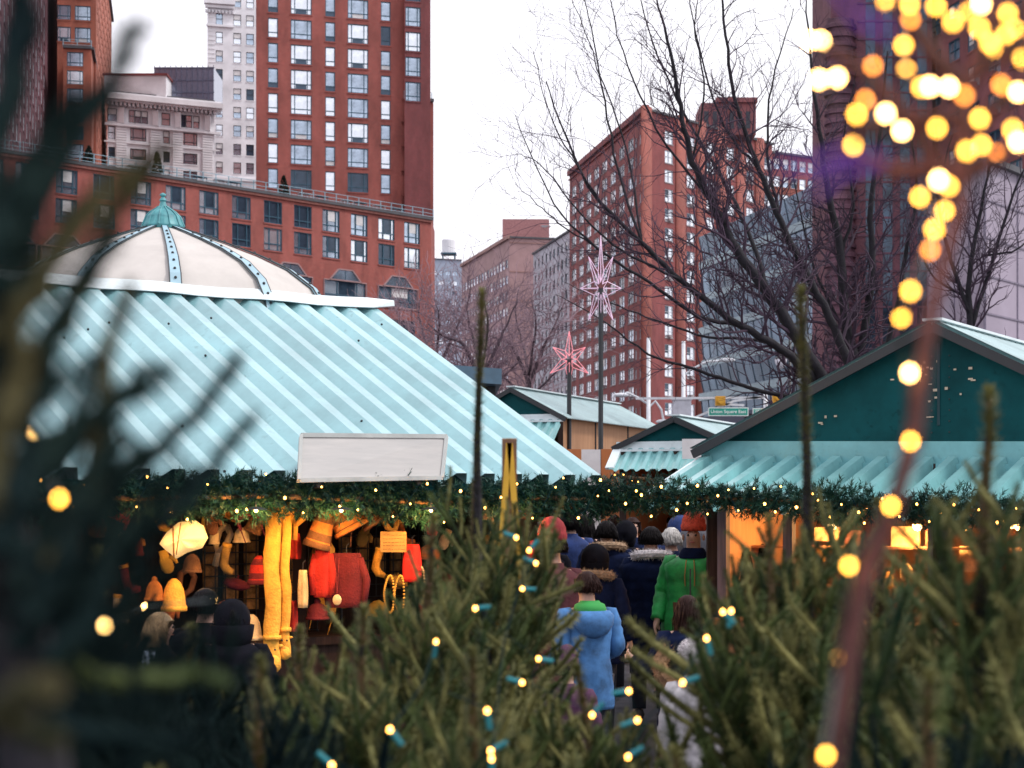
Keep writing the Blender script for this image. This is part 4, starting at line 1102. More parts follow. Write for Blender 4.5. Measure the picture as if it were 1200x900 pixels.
bare_tree('bare_tree', 'bare tree with a fan of fine twigs in front of the lilac grey block', P(1140, 600, 44) - Vector((0, 0, CZ)), br3, bark, twig_purple, 2.8, 5, 2, .006, 2.2, .14)
for k, (px, Y, lb) in enumerate(((505, 62, 'hazy bare tree just right of the long brick terrace building'), (562, 58, 'spreading bare tree with a dark forked trunk below the distant grey building'), (618, 66, 'pale twiggy bare tree in front of the blank brown wall'))):
    base = P(px, 600, Y) - Vector((0, 0, CZ)); s_ = Y / F
    def q(dx, py, dy=0): return P(px + dx, py, Y + dy)
    lim = [([base, q(0, 520), q(2, 440)], .22, .15), ([q(2, 450), q(-18, 405), q(-40, 395), q(-60, 380)], .12, .02), ([q(2, 450), q(18, 410), q(30, 385), q(45, 350)], .11, .02),
           ([q(2, 440), q(-6, 400, 2), q(-14, 370, 2), q(-10, 335, 2)], .09, .02), ([q(2, 440), q(10, 380, -2), q(4, 350, -2)], .08, .02), ([q(0, 470), q(-30, 440), q(-50, 430)], .07, .02), ([q(0, 470), q(30, 440), q(50, 420)], .07, .02)]
    bare_tree('bare_tree', lb, base, lim, mat('purple_bark', (.07, .045, .06), .9, .2, 3), twig_pink if k != 1 else mat('mauve_twigs', (.20, .13, .16), .9, .2, 1), 3.6, 5, 2, .010, 2.2, .06)
# ------------------------------------------------------------------ fir trees for sale in the foreground
def bough_mb(L, seed, dense=1.0, nm=0):
    random.seed(seed); m = MB(); pts = []; d = Vector((1, 0, .0)); p = Vector((0, 0, 0))
    for i in range(7): pts.append(p.copy()); d = (d + Vector((0, random.gauss(0, .10), .07 + random.gauss(0, .05)))).normalized(); p = p + d * L / 6
    m.tube(pts, [.0085 - .003 * i / 6 for i in range(7)], 6, 0); needled_path(m, pts, 1800 * dense, .023, .0013, 0, 1, .007, 1.5, bare=.12)
    for k in range(5):
        t = .15 + .65 * k / 4; i = int(t * 6); b = pts[i].lerp(pts[min(6, i + 1)], t * 6 - i); dd = (pts[min(6, i + 1)] - pts[i]).normalized()
        sl = L * (.66 - .38 * t) * random.uniform(.7, 1.25); sgn = 1 if k % 2 else -1
        sd_ = (Vector((-dd.y, dd.x, 0)).normalized() * sgn + Vector((0, 0, random.uniform(-.15, .6)))).normalized()
        q = b.copy(); e = (dd * .8 + sd_ * .9).normalized(); sp = [q.copy()]
        for j in range(4): e = (e + dd * .06 + Vector((0, 0, .07)) + rnd3(.06)).normalized(); q = q + e * sl / 4; sp.append(q.copy())
        mi_ = 2 if k % 2 == 0 else 0; m.tube(sp, [.0075 - .003 * i / 4 for i in range(5)], 6, mi_); needled_path(m, sp, 1800 * dense, .021, .0013, mi_, 1, .005, 1.5)
    return m
def sub_mats(nm): return [nm, twig_m, needle_lt] if nm is not needle_dk else [nm, bark, needle_dk]
BO = {}
def boughs(nm, key):
    if key not in BO: BO[key] = [bough_mb(.42, 100 + k, .9).mesh('bough', sub_mats(nm)) for k in range(7)]
    return BO[key]
def fir(label, px, Y, ztop, rad, nm, key, nb=70, lean=(0, 0), zlow=.35, leader=.30, seed=1, drop=.13, group='cut fir trees in the foreground'):
    random.seed(seed); base = P(px, 600, Y); base.z = 0
    root = thing('fir_tree', label, 'fir tree', base, group=group)
    m = MB(); top = Vector((lean[0], lean[1], ztop)); pts = [Vector((0, 0, 0)).lerp(top, k / 8) + rnd3(.006) * (k > 0) for k in range(9)]
    m.tube(pts, [.035 - .030 * k / 8 for k in range(9)], 7, 0)
    m.build('trunk', [bark], root)
    if leader:
        m = MB(); a = pts[-1]; ld = (pts[-1] - pts[-2]).normalized()
        lp = [a - ld * leader, a - ld * leader * .6, a - ld * leader * .25, a + rnd3(.004), a + ld * .06]
        lp = [lp[0] - ld * drop * 1.3] + lp
        m.tube(lp, [.008, .0075, .007, .006, .005, .003], 6, 1); needled_path(m, lp, 3600, .022, .0016, 0, 1, .009, 1.3); m.build('leader', [needle_lt, twig_m], root)
    ms = boughs(nm, key)
    nb = int(nb * .66)
    for k in range(nb):
        f_ = (k + .5) / nb; z = ztop - leader * 1.1 - drop - (ztop - leader * 1.1 - drop - zlow) * f_ ** 1.35
        if z < zlow: z = zlow
        tt = z / ztop; c = Vector((lean[0] * tt, lean[1] * tt, z))
        h = (ztop - leader * 1.1 - drop - z); r_ = min(rad * 1.25, .20 + h * .62); s_ = max(.5, r_ / .42) * random.uniform(.75, 1.2)
        a = k * 2.39996 + random.uniform(-.3, .3); el = R(34) * (1 - min(1, h / .9)) + R(random.uniform(8, 38))
        o = link('bough', random.choice(ms), root, c)
        o.rotation_euler = (random.uniform(-.3, .3), -el, a); o.scale = (s_, s_ * 1.0, s_)
    return root
firs = [
 # label, px, Y, ztop, rad
 ('fir tree with the tallest thin brown leader in front of the domed stall roof', 563, 4.4, CZ + (600 - 372) / F * 4.4, .36, needle, 'n', 70, .46),
 ('fir tree with a tall furry leader in front of the right teal gable', 945, 3.7, CZ + (600 - 382) / F * 3.7, .36, needle, 'n', 70, .40),
 ('fir tree with upright tips below the blank white board', 500, 3.9, 1.78, .36, needle, 'n', 80, .12),
 ('fir tree standing left of the gap with the crowd', 602, 4.6, 1.80, .22, needle, 'n', 66, .12),
 ('low fir tree filling the bottom centre below the blue hoodie', 690, 3.6, 1.47, .32, needle, 'n', 80, .08),
 ('fir tree at the bottom right of the crowd with many fingers', 900, 3.6, 1.78, .34, needle, 'n', 90, .10),
 ('fir tree with several upright tips before the right stall counter', 1035, 4.2, 1.80, .38, needle, 'n', 80, .14),
 ('fir tree at the far right with a tall blurred leader', 1155, 2.6, CZ + (600 - 505) / F * 2.6, .36, needle, 'n', 70, .16),
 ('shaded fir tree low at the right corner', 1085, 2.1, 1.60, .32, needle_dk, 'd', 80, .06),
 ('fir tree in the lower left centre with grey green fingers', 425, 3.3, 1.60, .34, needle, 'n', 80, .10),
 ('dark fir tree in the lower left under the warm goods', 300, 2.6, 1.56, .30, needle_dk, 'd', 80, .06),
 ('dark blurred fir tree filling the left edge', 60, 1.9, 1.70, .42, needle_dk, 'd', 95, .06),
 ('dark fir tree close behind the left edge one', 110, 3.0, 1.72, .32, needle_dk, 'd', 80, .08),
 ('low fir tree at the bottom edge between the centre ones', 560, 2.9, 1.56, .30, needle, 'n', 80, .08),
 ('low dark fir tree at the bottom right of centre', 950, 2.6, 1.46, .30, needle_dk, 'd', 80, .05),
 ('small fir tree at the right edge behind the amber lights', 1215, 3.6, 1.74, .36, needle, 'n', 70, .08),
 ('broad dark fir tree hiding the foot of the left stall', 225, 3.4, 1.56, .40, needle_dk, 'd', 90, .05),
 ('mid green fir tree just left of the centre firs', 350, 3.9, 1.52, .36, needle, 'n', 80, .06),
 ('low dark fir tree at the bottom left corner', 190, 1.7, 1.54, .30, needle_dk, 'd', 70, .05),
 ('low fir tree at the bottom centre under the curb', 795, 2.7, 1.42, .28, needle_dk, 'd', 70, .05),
]
for k, fa in enumerate(firs):
    fir(*fa[:8], leader=fa[8], seed=50 + k)
random.seed(11)
# very near fir reaching up the left edge, out of focus
nb_ = P(70, 600, .86); nb_.z = 0
root = thing('fir_tree', 'very near dark fir tree with long blurred shoots rising along the left edge', 'fir tree', nb_, group='cut fir trees in the foreground')
root_near = root
m = MB(); m.tube([p - nb_ for p in (Vector((nb_.x, .86, 0)), P(40, 900, .86), P(20, 700, .86), P(-15, 500, .85), P(-30, 300, .84), P(-40, 100, .83))], [.02, .018, .014, .010, .008, .005], 6); m.build('trunk', [bark], root)
shoots = [
 ([(45, 700), (90, 600), (120, 500), (125, 420), (150, 345)], .80, needle_lt), ([(25, 500), (60, 400), (100, 330), (130, 250), (190, 180)], .78, needle_lt), ([(40, 640), (110, 590), (190, 520), (245, 470), (275, 425)], .95, needle_dk),
 ([(60, 720), (150, 640), (220, 590), (262, 530), (292, 495)], .95, needle_dk), ([(20, 300), (50, 220), (95, 140), (140, 75), (160, 35)], .72, needle_dk), ([(50, 560), (100, 500), (150, 450), (190, 432)], .9, needle_dk),
 ([(10, 420), (-10, 300), (0, 180), (10, 60), (20, -20)], .7, needle_dk), 
 ([(60, 760), (120, 800), (200, 790), (260, 800)], .9, needle), ([(50, 800), (0, 830), (20, 850), (60, 870)], .6, needle_lt), ([(60, 850), (130, 860), (210, 870)], .8, needle_dk), ([(45, 680), (0, 600), (-20, 500)], .75, needle_dk),
 
 ([(60, 780), (110, 700), (130, 640), (110, 560)], .78, needle_dk),
 ([(-20, 640), (20, 580), (30, 500), (60, 420), (75, 370)], .66, needle_dk), ([(-30, 520), (10, 480), (50, 470), (85, 440)], .64, needle_dk), ([(0, 560), (60, 520), (130, 480), (180, 455)], .78, needle_dk),
 ([(-25, 300), (20, 230), (60, 190), (120, 120)], .62, needle_dk), ([(-25, 180), (10, 110), (20, 40), (35, -30)], .6, needle_dk), ([(20, 730), (70, 660), (90, 600), (130, 520), (140, 460)], .72, needle_dk), ([(-20, 600), (-5, 520), (25, 440), (20, 380)], .6, needle_lt),
 ([(-15, 560), (15, 470), (50, 400), (88, 330), (130, 285)], .70, needle_dk), ([(-20, 450), (20, 370), (60, 300), (95, 240)], .68, needle_dk), ([(-30, 350), (0, 270), (30, 190), (75, 120)], .66, needle_dk),
 ([(-30, 250), (-5, 170), (25, 100), (40, 30)], .66, needle_dk), ([(0, 650), (40, 560), (80, 500), (105, 430)], .72, needle_dk), ([(10, 700), (60, 620), (120, 560), (175, 530)], .8, needle_dk), ([(-15, 520), (0, 430), (20, 340), (25, 260)], .64, needle_dk),
 ([(-20, 400), (40, 340), (90, 260), (140, 215), (165, 195)], .66, needle_lt), ([(0, 600), (-10, 500), (10, 400)], .62, needle_dk), ([(20, 760), (90, 680), (140, 640), (170, 590)], .8, needle_dk)]
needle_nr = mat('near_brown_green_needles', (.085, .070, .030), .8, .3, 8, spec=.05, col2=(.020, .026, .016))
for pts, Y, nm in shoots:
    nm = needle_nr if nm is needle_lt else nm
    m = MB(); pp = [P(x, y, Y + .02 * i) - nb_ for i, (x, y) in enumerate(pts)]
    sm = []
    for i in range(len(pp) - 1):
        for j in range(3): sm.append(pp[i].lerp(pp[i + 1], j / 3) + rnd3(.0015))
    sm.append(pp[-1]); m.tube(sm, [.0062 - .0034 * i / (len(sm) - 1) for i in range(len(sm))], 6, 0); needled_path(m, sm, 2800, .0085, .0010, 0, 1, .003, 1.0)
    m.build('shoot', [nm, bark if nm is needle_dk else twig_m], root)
for bx, by, Y, sc_ in ((40, 760, .85, .35), (120, 820, .9, .35), (10, 650, .8, .3), (60, 700, .9, .3), (20, 880, .8, .35), (200, 880, 1.0, .35), (50, 620, .9, .25), (90, 760, .95, .3), (60, 830, .8, .4), (150, 860, .9, .4), (15, 720, .7, .3)):
    o = link('bough', random.choice(boughs(needle_dk, 'd')), root, P(bx, by, Y) - nb_); o.scale = (sc_ * .42,) * 3; o.rotation_euler = (random.uniform(-1, 1), random.uniform(-1.4, -.3), random.uniform(0, 6.28))

# single upright tips breaking the skyline of the fir mass
def tips(lst, label_i):
    for px, y0, y1, Y, nm, r_ in lst:
        pass

# ------------------------------------------------------------------ amber string light on a thin red brown stem, very near
Yl = .99
stem = [(950, 960), (968, 885), (985, 772), (1003, 680), (1040, 590), (1062, 515), (1072, 440), (1082, 372), (1100, 300), (1118, 235), (1118, 170), (1125, 100), (1150, 30), (1180, -40)]
so3 = P(950, 600, Yl); so3.z = 0
rt = thing('bare_sapling', 'thin red brown sapling stem, very near and out of focus, wrapped with amber lights', 'bare tree', so3)
m = MB(); m.tube([Vector((0, 0, 0)), P(945, 1200, Yl) - so3] + [P(x + 8, y, Yl + .03) - so3 for x, y in stem], [.009, .008] + [.0070 - .0004 * i for i in range(len(stem))], 8); m.build('trunk', [bark_warm], rt, True)
sprays = [[(1118, 235), (1080, 160), (1020, 90), (960, 50)], [(1118, 170), (1160, 130), (1200, 100)], [(1110, 210), (1160, 190), (1210, 150)], [(1125, 100), (1090, 60), (1060, 10)], [(1122, 140), (1060, 140), (1000, 150)],
          [(1150, 30), (1190, 20), (1230, -10)], [(1125, 100), (1180, 60), (1215, 50)], [(1118, 200), (1040, 200), (985, 170)]]
for s_ in sprays:
    m = MB(); m.tube([P(x, y, Yl + .05) - so3 for x, y in s_], [.006, .005, .004, .003][:len(s_)], 6); m.build('branch', [bark_warm], rt)
rt2 = thing('light_string', 'string of large blurred amber lights wound round the nearest stem and its upper branches', 'string lights', so3, group='fairy lights in the foreground')
LB = [(1038, 2), (1066, 5), (1097, 7), (1117, 25), (1181, 16), (1148, 33), (1179, 40), (1163, 57), (1197, 69), (1059, 53), (1062, 82), (1067, 23, 'o'), (950, 48, 'w'), (962, 48, 'w'), (981, 91, 'w'), (960, 93, 'w'), (1023, 77, 'o'), (1014, 117, 'o'),
      (1004, 134), (1000, 170), (1038, 133, 'w'), (1057, 153, 'w'), (1080, 102), (1090, 101, 'w'), (1112, 102, 'w'), (1130, 112, 'o'), (1098, 150), (1148, 139), (1173, 99, 'o'), (1193, 108, 'w'), (1187, 152), (1193, 166, 'w'), (1150, 170), (1133, 177), (1167, 180, 'o'),
      (1100, 211, 'w'), (1112, 218), (1078, 231), (1107, 247), (1095, 269), (1090, 293, 'o'), (1067, 341), (1056, 372), (1066, 437, 'w'), (1067, 517), (1044, 593), (995, 663), (985, 771), (968, 885), (1160, 50), (1175, 105, 'o'), (1135, 15), (1150, 5, 'w'), (1190, 35)]
cab = MB(); cp_ = []
for i, b in enumerate(LB):
    k = b[2] if len(b) > 2 else 'y'; p = P(b[0], b[1], Yl + random.uniform(-.05, .04)) - so3
    link('bulb', bulb_mesh({'y': .0018, 'w': .0019, 'o': .0017}[k], {'y': bulb_y, 'w': bulb_w, 'o': bulb_o}[k]), rt2, p)
    if i >= 35 and i < 49: cp_.append(p + Vector((0, .006, 0)))
cab.tube(cp_, .0012, 5)
for i in range(0, 35):
    j = min(range(len(LB)), key=lambda q: (LB[q][0] - LB[i][0]) ** 2 + (LB[q][1] - LB[i][1]) ** 2 if q > i else 1e9)
    a_, b_ = P(LB[i][0], LB[i][1], Yl + .01) - so3, P(LB[j][0], LB[j][1], Yl + .01) - so3; cab.tube([a_, (a_ + b_) / 2 + Vector((0, .01, -.01)), b_], .001, 4)
cab.build('cable', [wire_dk], rt2)
# violet strands added for the purple haze among the top lights
pr = thing('purple_haze_strands', 'blurred violet strands standing in for purple haze among the amber lights, top right', 'haze strand', P(1000, 60, .62))
vio = mat('violet_haze', (.22, .04, .50), .5, .15)
for s_ in ([(975, -20), (1005, 20), (1045, 38)], [(955, 225), (985, 200), (1035, 185)], [(915, 195), (960, 190), (1000, 175)]):
    m = MB(); pp = [P(x, y, .62) - pr.location for x, y in s_]; m.rings([[p + Vector((0, 0, -.0014)), p + Vector((0, .0006, -.0014)), p + Vector((0, .0006, .0014)), p + Vector((0, 0, .0014))] for p in pp]); m.build('strand', [vio], pr)

# small lights on the fir trees with teal sockets
cords = {
 'string of small warm lights on teal cable across the centre fir trees': [(557, 713, 3.6, 3), (631, 772, 3.7, 4), (612, 800, 3.5, 2), (694, 838, 3.3, 4.5), (737, 810, 3.3, 5), (747, 844, 3.2, 5), (736, 887, 3.1, 4.5), (800, 800, 3.2, 4.5), (828, 748, 3.3, 4), (847, 717, 3.4, 4), (857, 716, 3.4, 3)],
 'string of small warm lights on teal cable low at bottom centre': [(389, 897, 2.9, 4), (457, 855, 2.9, 5), (511, 752, 3.5, 3), (571, 833, 3.0, 5), (575, 880, 3.0, 5), (576, 889, 3.0, 4), (620, 645, 4.0, 7), (628, 660, 4.0, 6), (612, 690, 4.0, 6), (605, 630, 4.0, 5)]}
for lb, pts in cords.items():
    o3_ = P(pts[0][0], pts[0][1], pts[0][2]); rt3 = thing('light_string', lb, 'string lights', o3_, group='fairy lights in the foreground')
    m = MB(); pp = []
    for i, (x, y, Y, r_) in enumerate(pts):
        p = P(x, y, Y - .35) - o3_; pp.append(p + Vector((0, .02, 0)))
        if i < len(pts) - 1:
            q = P(pts[i + 1][0], pts[i + 1][1], pts[i + 1][2] - .35) - o3_; pp.append((p + q) / 2 + Vector((random.uniform(-.03, .03), .08, random.uniform(-.05, .02))))
        link('bulb', bulb_mesh(.0037, bulb_s2 if 'bulb_s2' in globals() else bulb_s), rt3, p)
        s2 = MB(); d = Vector((random.gauss(0, 1), 0, random.gauss(0, 1))).normalized(); s2.tube([p + d * .004, p + d * .028], [.005, .0042], 6); s2.build('socket', [mat('teal_socket', (.01, .22, .26), .4)], rt3)
    m.tube(pp, .0010, 5); m.build('cable', [wire_teal], rt3)
# blurred lights at the left
rt4 = thing('light_string', 'few large blurred warm lights in the dark fir tree at the left', 'string lights', P(122, 733, 1.3), group='fairy lights in the foreground')
lp = [(41, 507, 1.25), (70, 585, 1.05), (122, 733, 1.25), (170, 711, 3), (250, 703, 1.6)]
for x, y, Y in lp: link('bulb', bulb_mesh(.0024 if Y < 2 else .004, bulb_y if Y < 1.2 else bulb_w), rt4, P(x, y, Y) - rt4.location)
m = MB(); m.tube([P(x, y, Y + .01) - rt4.location for x, y, Y in lp], .0012, 4); m.build('cable', [wire_dk], rt4)
# extra dark boughs massed in the lower corners belong to the near trees
random.seed(23)
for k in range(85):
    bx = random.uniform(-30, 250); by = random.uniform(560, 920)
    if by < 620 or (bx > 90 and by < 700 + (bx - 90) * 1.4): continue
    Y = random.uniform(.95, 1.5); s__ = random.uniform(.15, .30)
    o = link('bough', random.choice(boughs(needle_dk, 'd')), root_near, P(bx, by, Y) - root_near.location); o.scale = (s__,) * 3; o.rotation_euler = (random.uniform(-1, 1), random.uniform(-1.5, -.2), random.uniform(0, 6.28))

# ------------------------------------------------------------------ people
skin_m = mat('skin', (.52, .30, .22), .55, .06, 6); skin_d = mat('tan_skin', (.34, .18, .12), .55, .06, 6)
eye_m = mat('eye_dark', (.02, .015, .01), .3, 0); lip_m = mat('lips', (.40, .14, .12), .5, .05)
hair_dk = mat('black_hair', (.006, .004, .005), .6, .3, 30, spec=.12, stretch=(8, 8, 1)); hair_br = mat('dark_brown_hair', (.025, .009, .007), .6, .3, 30, spec=.15, stretch=(8, 8, 1)); hair_bl = mat('blond_hair', (.38, .24, .11), .5, .3, 30, stretch=(8, 8, 1)); hair_gr = mat('grey_white_hair', (.5, .48, .46), .6, .2, 30)
navy = mat('navy_parka', (.005, .010, .036), .85, .25, 9, bump=.3, bscale=14, spec=.08); blackc = mat('black_coat', (.005, .005, .009), .85, .2, 9, bump=.3, bscale=14, spec=.08)
greenj = mat('green_raincoat', (.015, .30, .06), .6, .3, 6, bump=.35, bscale=9); bluehd = mat('sky_blue_hoodie', (.05, .16, .37), .9, .25, 7, bump=.4, bscale=10)
greenhood = mat('green_lining', (.03, .30, .06), .8, .1); jeans = mat('dark_trousers', (.015, .02, .035), .85, .2, 8); shoe_m = mat('dark_shoe', (.02, .018, .018), .6, .1)
fur_w = mat('white_fur', (.62, .58, .60), .95, .12, 20); fur_t = mat('tan_fur', (.36, .24, .15), .95, .25, 20); fur_br = mat('brown_fur', (.28, .15, .08), .95, .25, 20)
beanie_r = mat('orange_red_beanie', (.62, .07, .03), .9, .15, 30, bump=.5, bscale=60); whitec = mat('white_coat', (.42, .40, .42), .9, .25, 6, bump=.3, bscale=12); tealc = mat('royal_blue_coat', (.01, .03, .13), .9, .2, 8, bump=.3)
redc = mat('dark_red_coat', (.06, .008, .014), .9, .2, 8, bump=.3); purplec = mat('plum_knit', (.07, .02, .06), .9, .2, 20, bump=.4); greyc = mat('grey_coat', (.12, .12, .14), .85, .15, 8, bump=.3); tanc = mat('tan_wool', (.35, .25, .16), .9, .12, 20, bump=.4)

def fur_ring(m, c, rx, ry, rz_, fur_r, a0, a1, n, tiltv, mi=0):
    """fluffy roll along an arc"""
    cp = []
    for i in range(n + 1):
        a = a0 + (a1 - a0) * i / n; cp.append(c + Vector((rx * math.cos(a), ry * math.sin(a), rz_ * math.sin(a) + tiltv * abs(math.cos(a)) ** 2)))
    m.tube(cp, fur_r * .7, 8, mi)
    for i in range(n):
        for k in range(46):
            p = cp[i].lerp(cp[i + 1], random.random()); d = rnd3().normalized(); q = p + d * fur_r * .55; t_ = (d + rnd3(.35)).normalized() * fur_r * random.uniform(.45, .8); s_ = t_.cross(rnd3()).normalized() * .0035
            i0 = len(m.v); m.v += [q - s_, q + s_, q + t_]; m.f.append((i0, i0 + 1, i0 + 2)); m.m.append(mi)

def person(label, px, Y, h, face=0., coat=navy, hem=.78, hair=hair_dk, hairlen=.0, hat=None, fur=None, hood=None, skin=skin_m, arms=((.10, -.05, -.30), (.10, .02, -.30)), lean=0., legs=jeans, wide=1.0, coatpuff=1.0, bow=0., group='crowd in the gap between the stalls', extra=None):
    """face: yaw, 0 looks away from the camera (+Y). arms: elbow->hand offsets"""
    s = h / 1.75; base = Vector(((px - 600) / F * Y, Y, .008))
    root = thing('person', label, 'person', base, face, group=group)
    random.seed(int(px * 7 + Y * 13))
    hc = Vector((0, .02 + lean + bow * .5, 1.625 - bow * .2)) * s        # head centre
    J = {'pel': (0, 0, .95), 'wai': (0, lean * .3, 1.12), 'che': (0, lean * .7, 1.32), 'nek': (0, lean + .0, 1.47)}
    V = []; E = []; RD = []
    def add(p, r, par=None):
        V.append(Vector(p) * s); RD.append(r * s)
        if par is not None: E.append((par, len(V) - 1))
        return len(V) - 1
    pel = add(J['pel'], .13); wai = add(J['wai'], .125, pel); che = add(J['che'], .145, wai); nek = add(J['nek'], .06, che)
    hb = len(V); V.append(hc + Vector((0, -.005, -.075)) * s); RD.append(.062 * s); E.append((nek, hb))
    hm = len(V); V.append(hc + Vector((0, 0, .0)) * s); RD.append(.082 * s); E.append((hb, hm))
    ht = len(V); V.append(hc + Vector((0, -.01, .062)) * s); RD.append(.070 * s); E.append((hm, ht))
    ns = len(V); V.append(hc + Vector((0, .098, -.012)) * s); RD.append(.016 * s); E.append((hm, ns))
    handp = []
    for sg, ar in ((-1, arms[0]), (1, arms[1])):
        hp = add((sg * .10, 0, .90), .09, pel); kn = add((sg * .11, .03, .50), .058, hp); an = add((sg * .11, -.02, .09), .04, kn); to = add((sg * .13, .13, .04), .035, an)
        sh = add((sg * .19, lean * .9, 1.41), .055, che); el = add((sg * (.25 + ar[0] * .2), lean * .6 - .03, 1.14), .042, sh)
        wr = add((sg * (.25 + ar[0] * .5), lean * .6 + ar[1] + .04, 1.14 + ar[2] * .75), .027, el)
        fw = (Vector(V[wr]) - Vector(V[el])).normalized()
        pm = len(V); V.append(V[wr] + fw * .05 * s); RD.append(.030 * s); E.append((wr, pm))
        side = fw.cross(Vector((1, 0, 0))).normalized()
        if side.length < .1: side = Vector((0, 1, 0))
        inn = Vector((-sg, 0, 0))
        for q_, ln in enumerate((.068, .078, .073, .056)):
            off = side * (.030 - .019 * q_) * s
            a_ = len(V); V.append(V[pm] + fw * .045 * s + off); RD.append(.0095 * s); E.append((pm, a_))
            b_ = len(V); V.append(V[a_] + (fw + inn * .35).normalized() * ln * .55 * s); RD.append(.0085 * s); E.append((a_, b_))
            c_ = len(V); V.append(V[b_] + (fw + inn * 1.0).normalized() * ln * .5 * s); RD.append(.007 * s); E.append((b_, c_))
        a_ = len(V); V.append(V[wr] + fw * .035 * s + side * .036 * s + inn * .01 * s); RD.append(.011 * s); E.append((pm, a_))
        b_ = len(V); V.append(V[a_] + (fw + side * .7 + inn * .4).normalized() * .045 * s); RD.append(.009 * s); E.append((a_, b_))
        handp.append((V[sh], V[el], V[wr]))
        # leg clothing
        lm = MB(); lm.tube([V[hp] + Vector((0, 0, .03)) * s, V[kn], V[an] + Vector((0, 0, .0))], [.112 * s, .078 * s, .062 * s], 10); lm.build('trouser_leg', [legs], root, True)
        sm_ = MB(); a0 = V[an]; sm_.rings([[a0 + Vector((math.cos(t) * w_, y_ + math.sin(t) * .01, z_ + 0)) * 1 for t in [q * math.pi / 4 for q in range(8)]] for w_, y_, z_ in ()] or [[Vector((a0.x + .048 * s * math.cos(t) * k_, a0.y + y_ * s + .03 * s * 0, .055 * s * hh * (math.sin(t) * .5 + .5) + .0)) for t in [q * math.pi / 4 for q in range(8)]] for y_, k_, hh in ((-.085, .6, 1.0), (-.06, .9, 1.7), (.02, 1, 1.8), (.10, 1.1, 1.1), (.16, 1.0, .9), (.19, .5, .6))]); sm_.build('shoe', [shoe_m], root, True)
    me = bpy.data.meshes.new('body'); me.from_pydata([tuple(v) for v in V], E, []); me.materials.append(skin); me.update()
    bo = link('body', me, root)
    md = bo.modifiers.new('skin', 'SKIN'); md.use_smooth_shade = True
    for i, v in enumerate(me.skin_vertices[0].data): v.radius = (RD[i], RD[i] * (1.08 if i in (hm, ht) else 1)); v.use_root = (i == 0)
    su = bo.modifiers.new('sub', 'SUBSURF'); su.levels = su.render_levels = 2
    # face
    for sg in (-1, 1):
        m = MB(); m.ball(hc + Vector((sg * .032, .083, .008)) * s, .011 * s, 8); m.build('eye', [eye_m], root, True)
        m = MB(); m.ball(hc + Vector((sg * .088, -.002, -.012)) * s, .024 * s, 8, sc=(.45, .8, 1.2)); m.build('ear', [skin], root, True)
    m = MB(); m.ball(hc + Vector((0, .082, -.052)) * s, .024 * s, 8, sc=(1, .4, .28)); m.build('mouth', [lip_m], root, True)
    # hair
    if hair:
        m = MB(); n = 22; rr_ = []
        low = -.035 - hairlen
        for z_ in [.118, .112, .095, .06, .02, -.02, low * .5 - .03, low]:
            ring = []
            for j in range(n):
                a = 2 * math.pi * j / n; fr = max(0, math.sin(a))      # +y is the face
                R0 = math.sqrt(max(.0005, 1 - (max(-.02, z_) / .122) ** 2)) * .104
                if z_ < -.02: R0 = .100 + .012 * math.sin(j * 2.3) + (.02 if hairlen > .1 and z_ < -.12 else 0)
                lim = -.0
                zz = z_
                if fr > .35 and z_ < .055: zz = .055 + .004 * math.sin(j * 3)     # fringe line: face stays free
                yy = math.sin(a) * R0 * 1.08 - .012
                if fr > .35 and z_ < .055: yy = min(yy, .094)
                ring.append(hc + Vector((math.cos(a) * R0 * .93, yy, zz)) * s)
            rr_.append(ring)
        m.rings(rr_, 0, True)
        for k in range(260):
            a = random.uniform(math.pi * .93, math.pi * 2.07); z0_ = random.uniform(-.02, .1); R0 = math.sqrt(max(.0005, 1 - (z0_ / .122) ** 2)) * .106
            p_ = hc + Vector((math.cos(a) * R0 * .95, math.sin(a) * R0 * 1.1 - .012, z0_)) * s; q_ = hc + Vector((math.cos(a) * .104, math.sin(a) * .116 - .012, min(z0_ - .04, low * random.uniform(.6, 1.1) - .01))) * s
            q_ = q_ + rnd3(.008); m.tube([p_, p_.lerp(q_, .5) + (p_ - hc) * .08 + rnd3(.004), q_], [.003 * s, .0035 * s, .0008], 3)
        m.build('hair', [hair], root, True)
    # coat
    cm = MB(); n = 28; rr_ = []
    prof = [(hem, .235, .185), (hem + .08, .235, .185), (.95, .225, .18), (1.08, .205, .165), (1.20, .215, .165), (1.32, .232, .165), (1.39, .225, .150), (1.435, .165, .12), (1.475, .085, .085), (1.50, .078, .08)]
    prof = [p for p in prof if p[0] >= hem]; n = 44; fine = []
    for a_, b_ in zip(prof[:-1], prof[1:]):
        k_ = max(1, int((b_[0] - a_[0]) / .022))
        for q in range(k_): fine.append(tuple(a_[c] + (b_[c] - a_[c]) * q / k_ for c in range(3)))
    fine.append(prof[-1]); sd0 = px * .37 + Y
    for z_, rx, ry in fine:
        ly = lean * max(0, (z_ - .95) / .5); q = 1 if z_ > 1.42 else coatpuff
        ring = []
        for j_ in range(n):
            a = 2 * math.pi * j_ / n
            f1_ = noise.noise(Vector((math.cos(a) * 2.2 + sd0, math.sin(a) * 2.2, z_ * 2.0))) * .10 + noise.noise(Vector((math.cos(a) * 6 + sd0, math.sin(a) * 6, z_ * 3.5 + 9))) * .055
            f1_ += (.012 * math.cos(z_ * 2 * math.pi / .085) if coatpuff > 1.06 else .03 * noise.noise(Vector((a * 2, z_ * 16, sd0))))
            kk = (1 + f1_ * (1 if z_ < 1.40 else .3)) * wide * q
            ring.append(Vector((math.cos(a) * rx * kk, math.sin(a) * ry * kk + ly, z_)) * s)
        rr_.append(ring)
    cm.rings(rr_, 0, True)
